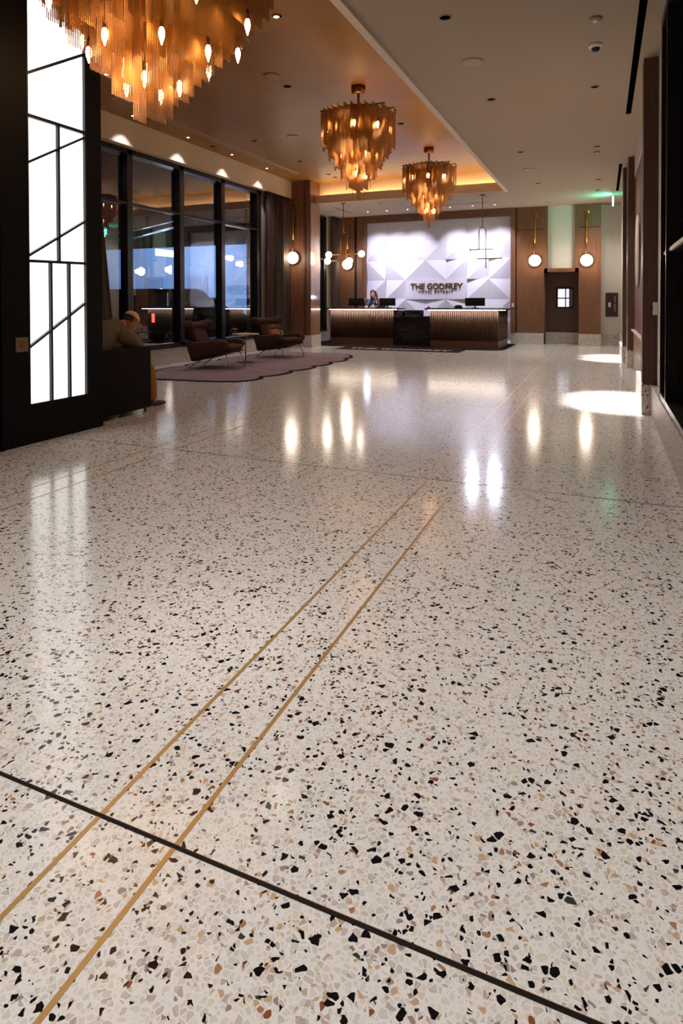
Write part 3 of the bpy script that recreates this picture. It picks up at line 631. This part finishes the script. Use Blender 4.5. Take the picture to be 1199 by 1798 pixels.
# sign on the far right wall
t = thing('room_sign', 'dark plaque with a vertical row of pale marks on the pale wall at far right', 'sign', (.225, 19.1, .82))
B(.062, .388, 19.08, 19.1, .82, 1.495).obj('plaque', mat('burgundy_plaque', rgb(48, 22, 26), .4), t)
mb = MB()
for i, z in enumerate((1.36, 1.315, 1.27, 1.225, 1.15, 1.105, 1.06, 1.015, .97)):   # small worn marks, too small to read in the photo
    mb.box(.290, .322, 19.077, 19.08, z, z+.006).box(.290 if i % 2 else .312, .298 if i % 2 else .322, 19.077, 19.08, z+.004, z+.028).box(.290, .322, 19.077, 19.08, z+.024, z+.030)
mb.obj('lettering', LIP, t)
B(.135, .20, 19.076, 19.08, 1.09, 1.22).obj('emblem', LIP, t)
for yy, zc, rr, l in ((11.5, 2.12, .62, 'large round pale disc on the wood wall behind the near right pier'), (15.4, 2.15, .6, 'round pale disc in the farther bay of the right wall')):
    t = thing('wall_disc', l, 'wall decoration', (.545, yy, zc), 0, 'round discs on the right wall')
    MB().lathe((.545, yy, zc), [(rr, 0), (rr, .018), (rr-.02, .022)], 48, (-1, 0, 0)).obj('rim', WOODD, t)
    MB().lathe((.522, yy, zc), [(rr-.02, 0), (rr-.03, .008)], 48, (-1, 0, 0)).obj('face', LIP, t)

# ================================================================== CURTAINS
def curtain(label, y0, y1, z0, z1, x=-8.0, flare=0, amp=.045, pitch=.11):
    t = thing('curtain', label, 'curtain', (x, (y0+y1)/2, z1))
    vs = []; fs = []; nn = int((y1-y0)/pitch*8); mz = 14
    for j in range(mz+1):
        f = j/mz; z = z1+(z0-z1)*f
        for i in range(nn+1):
            u = i/nn; y = y0+(y1-y0)*u+flare*f*u; ph = u*nn/8*2*PI
            vs.append((x+amp*math.sin(ph+.5*math.sin(3*f+u*9))*(.8+.3*math.sin(u*23)), y+.02*math.cos(ph), z))
    for j in range(mz):
        for i in range(nn): fs.append((j*(nn+1)+i, j*(nn+1)+i+1, (j+1)*(nn+1)+i+1, (j+1)*(nn+1)+i))
    mb = MB().add(vs, fs, True); o = mb.obj('fabric', CURT, t); sd = o.modifiers.new('s', 'SOLIDIFY'); sd.thickness = .004
    B(x-.03, x+.03, y0, y1+max(0, -flare), z1, z1+.012).obj('track', FRAME, t)
curtain('brown pleated curtain between the lounge windows and the wooden pillar', 14.0, 15.27, .02, 4.11, -8.04)
curtain('brown curtain edge hanging just right of the dark glowing panel wall', 7.35, 8.15, .04, 4.11, -8.06, .5)
curtain('dark pleated curtain in the corner left of the back wall sconce', 18.22, 18.64, .02, 3.98, -8.02, 0, .05, .09)

# ================================================================== RUG
def catmull(P, k=6):
    out = []; m = len(P)
    for i in range(m):
        a, b, c, d = (Vector(P[(i+j-1) % m]) for j in range(4))
        for q in range(k):
            s_ = q/k; out.append(.5*((2*b)+(c-a)*s_+(2*a-5*b+4*c-d)*s_*s_+(3*b-a-3*c+d)*s_**3))
    return out
outl = []
def scallop(p0, p1, bulge, k=10):
    a = Vector(p0); b = Vector(p1); mid = (a+b)/2; d = b-a; nrm = Vector((d.y, -d.x)).normalized(); hl = d.length/2
    for i in range(k):
        s_ = -1+2*i/k; outl.append(tuple(mid+d/2*s_+nrm*bulge*math.sqrt(max(0, 1-s_*s_))))
scallop((-7.55, 8.15), (-5.50, 8.30), .10); scallop((-5.50, 8.30), (-5.32, 9.08), .22); scallop((-5.32, 9.08), (-5.25, 10.05), .16); scallop((-5.25, 10.05), (-5.22, 10.95), .16)
scallop((-5.22, 10.95), (-5.24, 11.75), .17); scallop((-5.24, 11.75), (-5.26, 12.6), .19); scallop((-5.26, 12.6), (-5.75, 13.6), .22); scallop((-5.75, 13.6), (-7.4, 13.6), .06)
scallop((-7.4, 13.6), (-7.65, 12.4), .15); scallop((-7.65, 12.4), (-7.65, 11.2), .15); scallop((-7.65, 11.2), (-7.6, 10.0), .15); scallop((-7.6, 10.0), (-7.5, 8.95), .14); scallop((-7.5, 8.95), (-7.55, 8.15), .1)
t = thing('area_rug', 'mauve grey lounge rug with black scalloped border under the armchairs', 'rug', (-6.4, 10.9, 0))
MB().prism(outl, .0005, .010).obj('border', RUGD, t)
c0 = Vector((-6.4, 10.9)); inn = []
for i, p in enumerate(outl):
    a = Vector(outl[i-1]); b = Vector(outl[(i+1) % len(outl)]); d = (b-a); nr = Vector((d.y, -d.x)).normalized(); inn.append(tuple(Vector(p)-nr*.075))
MB().prism(inn, .0102, .0125).obj('pile', RUG, t)

# ================================================================== OX ARMCHAIRS (front = +x local)
def ox_chair(label, loc, rz):
    t = thing('lounge_chair', label, 'armchair', loc, rz, 'brown winged lounge chairs')
    def cush(name, pts, y0, y1, bev): return MB().prism(pts, y0, y1, 'y').obj(name, FABR, t, local=True, bevel=bev, seg=4)
    cush('seat', [(-.30, .24), (.34, .33), (.42, .38), (.40, .44), (.20, .46), (-.26, .36)], -.30, .30, .035)
    cush('backrest', [(-.30, .22), (-.20, .30), (-.36, .70), (-.42, .78), (-.50, .76), (-.44, .55)], -.27, .27, .035)
    for s_ in (-1, 1):
        ya, yb = sorted((s_*.27, s_*.43))
        cush('armrest', [(-.30, .19), (-.12, .21), (.30, .32), (.40, .42), (.37, .52), (.28, .55), (.0, .52), (-.30, .50), (-.42, .54), (-.46, .48)], ya, yb, .05)
    cush('shell', [(-.34, .15), (-.26, .15), (.38, .31), (.36, .34), (-.28, .26), (-.40, .52), (-.46, .50)], -.40, .40, .02)
    pts = []; rr = []
    for i in range(17):
        u = -1+i/8; pts.append((-.44-.02*(1-u*u)+.09*abs(u)**3, u*.47, .80+.035*u*u)); rr.append((.078+.025*abs(u)**2) * (.72 if abs(u) == 1 else 1))
    MB().tube(pts, rr, 14).obj('headrest', FABR, t, local=True, subd=1)
    for s_ in (-1, 1):
        MB().tube([(.22, s_*.30, .31), (.33, s_*.31, .28), (.37, s_*.33, .22), (.41, s_*.35, .013)], .013, 10).obj('leg', CHROME, t, local=True)
        MB().tube([(-.12, s_*.24, .20), (-.26, s_*.26, .14), (-.32, s_*.27, .10), (-.44, s_*.30, .013)], .013, 10).obj('leg', CHROME, t, local=True)
        MB().tube([(.22, s_*.30, .31), (-.12, s_*.24, .20)], .011, 8).obj('rail', CHROME, t, local=True)
    return t
ox_chair('brown wool winged lounge chair nearer the camera with empty seat', (-6.80, 9.95, .013), R(8))
oc = ox_chair('brown wool winged lounge chair farther away holding an orange bag', (-6.75, 12.35, .013), R(-14))
TAN = mat('orange_tan_leather', rgb(176, 92, 44), .5)
t = thing('handbag', 'orange brown leather handbag with straps lying on the farther lounge chair', 'bag', (-6.88, 12.30, .43), R(-14))
MB().obox((0, 0, .10), (.12, .30, .20), Euler((0, -.25, 0)).to_matrix()).obj('bag_body', TAN, t, local=True, bevel=.03)
for yy in (-.05, .05): MB().tube([(yy, -.12, .18), (yy, -.10, .27), (yy+.02, 0, .31), (yy, .10, .27), (yy, .12, .18)], .012, 8).obj('handle', TAN, t, local=True)
MB().tube([(.03+.05*math.cos(a*PI/8), .21, .10+.07*math.sin(a*PI/8)) for a in range(17)], .011, 8).obj('buckle_ring', WHITE, t, local=True)
# side table
t = thing('side_table', 'brass side table with small round top between the lounge chairs', 'table', (-6.85, 11.05, .0125))
MB().lathe((0, 0, .001), [(.17, 0), (.17, .01), (.15, .016)], 28).obj('base', BRASSD, t, local=True)
MB().lathe((0, 0, .017), [(.014, 0), (.014, .56)], 12).obj('post', BRASS, t, local=True)
MB().lathe((0, 0, .577), [(.27, 0), (.28, .008), (.27, .018)], 36).obj('table_top', wood('light_table_wood', (176, 134, 84), .35, 'y'), t, local=True)
MB().cyl((-.2, -.12, .595), .012, .09, 10).lathe((-.2, -.12, .685), [(.055, 0), (.055, .01)], 16).obj('handle', BRASS, t, local=True)

# ================================================================== ARMCHAIR AND PEOPLE
t = thing('box_armchair', 'dark square armchair beside the glowing panel wall with a seated man', 'armchair', (-5.28, 5.42, 0))
UPH = mat('black_upholstery', rgb(34, 28, 34), .9, spec=.15, bump=.2, bscale=300)
B(-4.99, -4.885, 5.0, 5.80, .05, .76).obj('side_panel', UPH, t, bevel=.012); B(-5.67, -5.565, 5.0, 5.80, .05, .76).obj('side_panel', UPH, t, bevel=.012)
B(-5.563, -4.992, 4.955, 5.10, .05, .76).obj('backrest', UPH, t, bevel=.012); B(-5.563, -4.992, 5.103, 5.80, .16, .42).obj('seat', UPH, t, bevel=.03)
for x in (-5.62, -4.93):
    for y in (5.04, 5.76): B(x-.02, x+.02, y-.02, y+.02, 0, .052).obj('foot', CHROME, t)

def skin(name, m, parent, chains, root=0, sub=2):
    """chains: list of [(pt, radius)...]; first point of later chains may be an index into existing vertices"""
    vs = []; es = []; rr = []
    for ch in chains:
        prev = None
        for it in ch:
            if isinstance(it, int): prev = it; continue
            p, r_ = it; vs.append(Vector(p)); rr.append(r_ if isinstance(r_, tuple) else (r_, r_)); k = len(vs)-1
            if prev is not None: es.append((prev, k))
            prev = k
    me = bpy.data.meshes.new(name); off = wloc(parent); me.from_pydata([tuple(v-off) for v in vs], es, [])
    o = bpy.data.objects.new(name, me); COL.objects.link(o); o.parent = parent
    sk = o.modifiers.new('skin', 'SKIN'); sk.use_smooth_shade = True
    me.skin_vertices.new() if not me.skin_vertices else None
    for i, v in enumerate(me.skin_vertices[0].data): v.radius = rr[i]; v.use_root = (i == root)
    s_ = o.modifiers.new('sub', 'SUBSURF'); s_.levels = sub; s_.render_levels = sub
    me.materials.append(m); return o
def hand_chains(base_idx, wrist, d, side, upv):
    """palm + five fingers growing from vertex base_idx"""
    d = Vector(d).normalized(); s_ = Vector(side).normalized(); u = Vector(upv).normalized(); w = Vector(wrist)
    out = []
    for k, (o_, L_) in enumerate(((-.030, .062), (-.010, .075), (.011, .070), (.030, .055))):
        b0 = w+d*.055+s_*o_*.8; b1 = b0+d*.04+s_*o_*.15; b2 = b1+d*L_*.5-u*.012; b3 = b2+d*L_*.35-u*.025
        out.append([base_idx, (b0, .011), (b1, .009), (b2, .008), (b3, .007)])
    b0 = w+d*.02-s_*.035; out.append([base_idx, (b0, .012), (b0+d*.035-s_*.022-u*.008, .010), (b0+d*.065-s_*.026-u*.02, .008)])
    return out
def head(parent, c, fwd, upv, skinm):
    """returns a function mapping local head coords (right, fwd, up) to world"""
    f = Vector(fwd).normalized(); r_ = f.cross(Vector(upv)).normalized(); u = r_.cross(f)
    return lambda a, b, c2: Vector(c)+r_*a+f*b+u*c2
def headmesh(F, mb, s=1.0):
    vs = []; fs = []; nn = 24; mm = 18
    for j in range(mm+1):
        t_ = PI*j/mm
        for i in range(nn):
            a = 2*PI*i/nn; x = math.sin(t_)*math.cos(a); y = math.sin(t_)*math.sin(a); z = -math.cos(t_)
            px, py, pz = .075*x, .095*y, .118*z
            if z < 0: px *= 1-.32*z*z; py *= (1-.20*z*z if y > 0 else 1-.45*z*z)
            if y > .5:
                n_ = math.exp(-((px/.014)**2))*math.exp(-(((pz+.012)/.026)**2)); py += .024*n_           # nose
                py -= .010*(math.exp(-(((abs(px)-.030)/.014)**2)))*math.exp(-(((pz-.014)/.013)**2))         # eye sockets
                py += .006*math.exp(-((px/.022)**2))*math.exp(-(((pz+.052)/.009)**2))                      # lips
                py += .006*math.exp(-((px/.02)**2))*math.exp(-(((pz+.09)/.015)**2))
            vs.append(F(px*s, py*s, pz*s))
    for j in range(mm):
        for i in range(nn):
            i2 = (i+1) % nn; fs.append((j*nn+i, j*nn+i2, (j+1)*nn+i2, (j+1)*nn+i))
    mb.add(vs, fs, True)
    for sx in (-1, 1):
        c = F(sx*.076*s, -.005*s, 0); q = [F(sx*(.076+.012*math.sin(a))*s, (-.012+.018*math.cos(a))*s, .032*math.sin(a)*s) for a in [i*PI/5 for i in range(10)]]
        mb.tube(q+[q[0]], .006*s, 6)
def build_person(t, J, clothes, skinm, hd, hair=None):
    """J: dict of joints -> (point). Body is one skinned surface; clothes are thicker skinned children."""
    r = J
    V = []
    ch = [[(r['pel'], .11), (r['bel'], .105), (r['che'], .115), (r['nek0'], .07), (r['nek1'], .052), (r['hea'], .05)]]
    # indices: 0 pel 1 bel 2 che 3 nek0 4 nek1 5 head
    idx = 6
    for s_ in ('L', 'R'):
        ch.append([2, (r['sho'+s_], .058), (r['elb'+s_], .040), (r['wri'+s_], .026), (r['han'+s_], (.034, .018))]); h = idx+3
        d = Vector(r['han'+s_])-Vector(r['wri'+s_]); sd = Vector(r.get('side'+s_, (1, 0, 0)))
        hc = hand_chains(h, r['han'+s_], d, sd, r.get('upv'+s_, (0, 0, 1))); ch += hc; idx += 4+4*4+3
    for s_ in ('L', 'R'):
        ch.append([0, (r['hip'+s_], .085), (r['kne'+s_], .058), (r['ank'+s_], .038), (r['toe'+s_], .034)]); idx += 4
    body = skin('body', skinm, t, ch)
    return body
# --- seated man
t = thing('person', 'man in grey jacket, tan trousers and tan cap, seated hunched forward in the dark armchair', 'person', (-5.25, 5.45, .42))
J = dict(pel=(-5.27, 5.27, .56), bel=(-5.27, 5.27, .72), che=(-5.25, 5.44, .90), nek0=(-5.22, 5.60, 1.0), nek1=(-5.21, 5.70, 1.03), hea=(-5.20, 5.77, 1.04),
         shoL=(-5.42, 5.50, .95), elbL=(-5.50, 5.72, .70), wriL=(-5.36, 5.92, .62), hanL=(-5.30, 5.98, .60), sideL=(1, 0, 0),
         shoR=(-5.05, 5.56, .93), elbR=(-5.04, 5.74, .68), wriR=(-5.14, 5.94, .62), hanR=(-5.19, 6.0, .60), sideR=(-1, 0, 0),
         hipL=(-5.37, 5.32, .52), kneL=(-5.40, 5.80, .54), ankL=(-5.38, 5.86, .10), toeL=(-5.38, 6.02, .05),
         hipR=(-5.17, 5.32, .52), kneR=(-5.06, 5.94, .55), ankR=(-5.04, 5.99, .08), toeR=(-5.03, 6.12, .05))
build_person(t, J, None, SKIN, None)
JACK = mat('grey_brown_jacket', rgb(112, 100, 88), .85, spec=.2, bump=.2, bscale=150)
TROU = mat('mustard_trousers', rgb(176, 128, 62), .85, spec=.2, bump=.15, bscale=150)
SHOE = mat('dark_brown_shoe', rgb(46, 26, 22), .4); CAPM = mat('tan_cap_cloth', rgb(218, 178, 134), .8)
mb = MB()
mb.tube([(-5.27, 5.20, .44), (-5.27, 5.24, .60), (-5.27, 5.31, .76), (-5.255, 5.43, .89), (-5.235, 5.55, .965), (-5.22, 5.62, 1.0), (-5.215, 5.67, 1.02)], [.19, .21, .215, .19, .135, .10, .078], 24)
for sx, a, b2, c, d2 in ((-1, (-5.38, 5.44, .92), (-5.44, 5.52, .88), (-5.50, 5.70, .70), (-5.38, 5.90, .64)), (1, (-5.13, 5.48, .92), (-5.07, 5.60, .87), (-5.05, 5.80, .70), (-5.13, 5.94, .64))):
    A = [Vector(q) for q in (a, b2, c, d2)]
    mb.tube([A[0], (A[0]+A[1])/2, A[1], (A[1]*2+A[2])/3, (A[1]+A[2]*2)/3, A[2], (A[2]*2+A[3])/3, A[3]], [.09, .115, .12, .105, .09, .082, .07, .05], 18)
mb.sph((-5.20, 5.55, .79), .165, 20)
mb.obj('jacket', JACK, t, subd=1)
skin('trousers', TROU, t, [[((-5.27, 5.27, .55), .14), ((-5.37, 5.40, .52), .105), ((-5.40, 5.80, .54), .082), ((-5.385, 5.86, .30), .07), ((-5.38, 5.87, .075), .066)],
                           [0, ((-5.16, 5.40, .52), .105), ((-5.06, 5.94, .55), .088), ((-5.045, 5.985, .30), .076), ((-5.04, 5.99, .075), .07)]])
for xx, yy, n_ in ((-5.38, 5.87, 'shoe'), (-5.035, 5.98, 'shoe')):
    skin(n_, SHOE, t, [[((xx, yy+.01, .115), .052), ((xx, yy-.04, .055), (.048, .045)), ((xx, yy+.05, .05), (.048, .045)), ((xx+.005, yy+.15, .04), (.048, .034)), ((xx+.005, yy+.24, .034), (.036, .026))]])
F = head(t, (-5.185, 5.80, 1.045), (.12, .72, -.62), (0, .6, .75), SKIN)
mb = MB(); headmesh(F, mb); mb.obj('head', SKIN, t)
mb = MB(); vs = []; fs = []
for j in range(9):
    t_ = j/8*PI*.50
    for i in range(24):
        a = 2*PI*i/24; vs.append(F(.086*math.cos(t_)*math.cos(a), -.012+.106*math.cos(t_)*math.sin(a), .035+.098*math.sin(t_)))
for j in range(8):
    for i in range(24): fs.append((j*24+i, j*24+(i+1) % 24, (j+1)*24+(i+1) % 24, (j+1)*24+i))
mb.add(vs, fs, True)
br = [F(.075*math.sin(a), .075+.085*math.cos(a), .035-.02*math.cos(a)) for a in [(-PI/2+PI*k/12) for k in range(13)]]; br2 = [p+Vector((0, 0, .006)) for p in br]
mb.add(br+br2, [tuple(range(13)), tuple(range(25, 12, -1))]+[(i, i+1, i+14, i+13) for i in range(12)], True)
mb.obj('cap', CAPM, t)
mb = MB()
for j in range(4):
    q = [F(.076*math.cos(a), -.006+.096*math.sin(a), .022-.016*j) for a in [PI+.35+(PI-.7)*k/12 for k in range(13)]]; mb.tube(q, .010, 6)
mb.obj('hair', mat('dark_hair', rgb(50, 32, 24), .6), t)
# --- receptionist
t = thing('person', 'person with long dark hair in black jacket behind the left reception desk', 'person', (-6.2, 17.5, 0))
J = dict(pel=(-6.14, 17.98, .80), bel=(-6.14, 17.98, .98), che=(-6.16, 17.92, 1.18), nek0=(-6.2, 17.86, 1.32), nek1=(-6.23, 17.82, 1.39), hea=(-6.25, 17.80, 1.44),
         shoL=(-6.35, 17.88, 1.26), elbL=(-6.44, 17.72, 1.08), wriL=(-6.38, 17.50, 1.11), hanL=(-6.36, 17.43, 1.11), sideL=(1, 0, 0),
         shoR=(-5.98, 17.92, 1.26), elbR=(-5.92, 17.74, 1.08), wriR=(-6.08, 17.50, 1.11), hanR=(-6.12, 17.43, 1.11), sideR=(-1, 0, 0),
         hipL=(-6.24, 17.98, .76), kneL=(-6.24, 17.96, .46), ankL=(-6.24, 17.98, .09), toeL=(-6.24, 17.84, .05),
         hipR=(-6.05, 17.98, .76), kneR=(-6.05, 17.96, .46), ankR=(-6.05, 17.98, .09), toeR=(-6.05, 17.84, .05))
build_person(t, J, None, SKIN, None)
BJ = mat('black_jacket', rgb(26, 22, 26), .8)
skin('jacket', BJ, t, [[((-6.14, 17.98, .80), .13), ((-6.14, 17.98, .98), .125), ((-6.16, 17.92, 1.18), (.15, .12)), ((-6.2, 17.87, 1.30), (.10, .08))],
                       [2, ((-6.35, 17.88, 1.26), .075), ((-6.44, 17.72, 1.08), .056), ((-6.385, 17.52, 1.11), .04)], [2, ((-5.98, 17.92, 1.26), .075), ((-5.92, 17.74, 1.08), .056), ((-6.075, 17.52, 1.11), .04)]])
skin('trousers', BJ, t, [[((-6.14, 17.98, .82), .13), ((-6.24, 17.98, .74), .10), ((-6.24, 17.96, .46), .075), ((-6.24, 17.98, .12), .06)], [0, ((-6.05, 17.98, .74), .10), ((-6.05, 17.96, .46), .075), ((-6.05, 17.98, .12), .06)]])
F = head(t, (-6.27, 17.77, 1.48), (-.15, -.9, -.25), (0, 0, 1), SKIN)
mb = MB(); headmesh(F, mb); mb.obj('head', SKIN, t)
mb = MB(); vs = []; fs = []
for j in range(10):
    t_ = PI*.5-j/9*PI*.95 if j < 6 else 0
    for i in range(17):
        a = PI+(-.25)+(PI+.5)*i/16
        if j < 6: e = PI/2*(1-j/5); vs.append(F(.088*math.cos(e)*math.cos(a), .018*math.sin(e)*2+.104*math.cos(e)*math.sin(a), .0+.132*math.sin(e)))
        else: k = j-5; vs.append(F((.088+.008*k)*math.cos(a), (.10+.006*k)*math.sin(a), -.075*k))
for j in range(9):
    for i in range(16): fs.append((j*17+i, j*17+i+1, (j+1)*17+i+1, (j+1)*17+i))
mb.add(vs, fs, True); o = mb.obj('hair', mat('auburn_dark_hair', rgb(56, 30, 30), .5), t); sd = o.modifiers.new('s', 'SOLIDIFY'); sd.thickness = .014; sd.offset = 1
MB().tube([F(-.05, .02, -.13), F(-.03, .06, -.2), F(0, .10, -.30), F(.0, .10, -.31), F(.03, .06, -.2), F(.05, .02, -.13)], .007, 6).obj('lanyard', mat('blue_lanyard', rgb(70, 110, 200), .6), t)
point(t, (-6.32, 17.3, 1.36), 4, (.6, .72, 1), .08)
t.location.x -= .19

# ================================================================== STREET OUTSIDE
ASPH = mat('wet_asphalt', rgb(46, 46, 52), .35, vary=.2)
struct('ground_street', B(-40, -8.6, -10, 45, -.3, -.15), ASPH)
FAC = mat('pale_blue_stucco', rgb(142, 176, 222), .85, vary=.08, vscale=.6)
t = thing('street_building', 'pale blue wall of a low building across the street', 'building', (-20, 29, -.15))
B(-27.5, -14.6, 28, 34, -.15, 4.25).obj('wall', FAC, t); B(-27.5, -14.6, 27.9, 28, 0, .55).obj('base_band', ASPH, t)
for xx in (-24, -21): B(xx, xx+1.3, 27.93, 28, 1.0, 2.6).obj('window', mat('lit_window_glass', rgb(150, 165, 200), .2), t)
t = thing('wall_notice', 'small blue square notice on the pale building across the street', 'sign', (-16.2, 27.95, 2.3))
B(-16.75, -16.15, 27.9, 27.95, 2.15, 2.75).obj('board', mat('navy_board', rgb(40, 56, 120), .5), t)
B(-16.67, -16.60, 27.885, 27.9, 2.33, 2.66).box(-16.49, -16.44, 27.885, 27.9, 2.38, 2.66).box(-16.31, -16.25, 27.885, 27.9, 2.33, 2.66).box(-16.70, -16.20, 27.885, 27.9, 2.24, 2.27).obj('lettering', FAC, t)
d = bpy.data.lights.new('street_lamp_light', 'AREA'); d.energy = 700; d.color = (.66, .84, 1); d.size = 2
o = bpy.data.objects.new('street_lamp_light', d); COL.objects.link(o); o.location = (-19, 20, 7); o.rotation_euler = (Vector((-20, 28, 1.5))-Vector((-19, 20, 7))).to_track_quat('-Z', 'Y').to_euler()
t = thing('traffic_pole', 'tall pale metal traffic pole with slanting mast arms outside the windows', 'street pole', (-13, 16.75, -.15))
STEEL = mat('galvanised_steel', rgb(170, 190, 220), .3, .5)
MB().tube([(-13, 16.75, -.15), (-13, 16.75, 4.1)], [.06, .045], 14).obj('pole', STEEL, t)
MB().tube([(-13, 16.75, 3.75), (-13, 14.8, 3.2), (-13, 12.6, 2.75)], [.045, .035, .03], 10).obj('mast_arm', STEEL, t)
MB().tube([(-13, 16.75, 3.95), (-13, 14.8, 3.42), (-13, 12.6, 3.0)], [.02, .02, .015], 8).obj('mast_arm', STEEL, t)
B(-13.03, -12.97, 15.7, 16.68, 2.72, 2.93).obj('street_sign', emit('lit_street_sign', (.8, .9, 1), 2.0), t)
point(t, (-12.6, 16.2, 3.6), 25, (.75, .85, 1), .1)
# dark parked pickup / SUV
t = thing('parked_car', 'dark parked car with red tail light outside the lounge windows', 'car', (-11.5, 14.9, -.15))
CARP = mat('dark_car_paint', rgb(24, 24, 30), .2, .3, coat=1); TYRE = mat('tyre_rubber', rgb(20, 20, 20), .8)
prof = [(12.35, .30), (12.30, .95), (12.5, 1.05), (12.75, 1.55), (12.95, 1.66), (14.6, 1.68), (14.9, 1.62), (15.7, 1.10), (16.9, 1.0), (17.25, .85), (17.3, .35), (16.95, .28), (12.6, .25)]
MB().prism([(a, b-.05) for a, b in prof], -12.45, -10.6, 'x').obj('body', CARP, t, bevel=.05, seg=3)
MB().prism([(12.82, 1.06), (12.98, 1.5), (14.0, 1.54), (14.0, 1.08)], -10.603, -10.59, 'x').obj('window', mat('car_glass', rgb(90, 110, 140), .08, .3), t)
MB().prism([(14.1, 1.08), (14.1, 1.54), (14.75, 1.52), (15.45, 1.08)], -10.603, -10.59, 'x').obj('window', mat('car_glass_front', rgb(90, 110, 140), .08, .3), t)
for y in (13.3, 16.35):
    w_ = MB().lathe((-10.56, y, .22), [(.36, 0), (.37, .05), (.37, .2), (.34, .24)], 28, (-1, 0, 0)).obj('wheel', TYRE, t)
    hub = MB().lathe((-10.55, y, .22), [(.05, 0), (.05, .03)], 12, (-1, 0, 0))
    for k in range(8): hub.obox((-10.553, y+.12*math.cos(k*PI/4), .22+.12*math.sin(k*PI/4)), (.015, .18, .035), Euler((k*PI/4, 0, 0)).to_matrix())
    hub.tube([(-10.555, y+.235*math.cos(a*PI/12), .22+.235*math.sin(a*PI/12)) for a in range(25)], .016, 6).obj('rim', STEEL, w_)
B(-10.62, -10.575, 12.62, 12.70, .74, .96).obj('tail_light', emit('red_tail_glow', (1, .05, .03), 3), t)
B(-10.61, -10.585, 13.6, 13.75, .86, .89).obj('door_handle', CHROME, t)
# pale car farther along the kerb
t = thing('parked_car', 'pale car parked farther up the street beyond the dark one', 'car', (-14.6, 20.5, -.15))
WCP = mat('white_car_paint', rgb(190, 200, 214), .3, coat=1)
MB().prism([(17.8, .3), (17.75, .8), (18.1, 1.0), (18.7, 1.4), (20.4, 1.42), (21.2, 1.0), (22.3, .9), (22.4, .4), (22.0, .22), (18.1, .22)], -15.6, -13.9, 'x').obj('body', WCP, t, bevel=.05)
MB().prism([(18.4, 1.0), (18.8, 1.33), (20.3, 1.35), (20.95, 1.0)], -13.905, -13.89, 'x').obj('window', mat('pale_car_glass', rgb(50, 58, 76), .1), t)
for y in (18.7, 21.5): MB().lathe((-13.86, y, .18), [(.32, 0), (.33, .04), (.33, .2)], 24, (-1, 0, 0)).obj('wheel', TYRE, t)
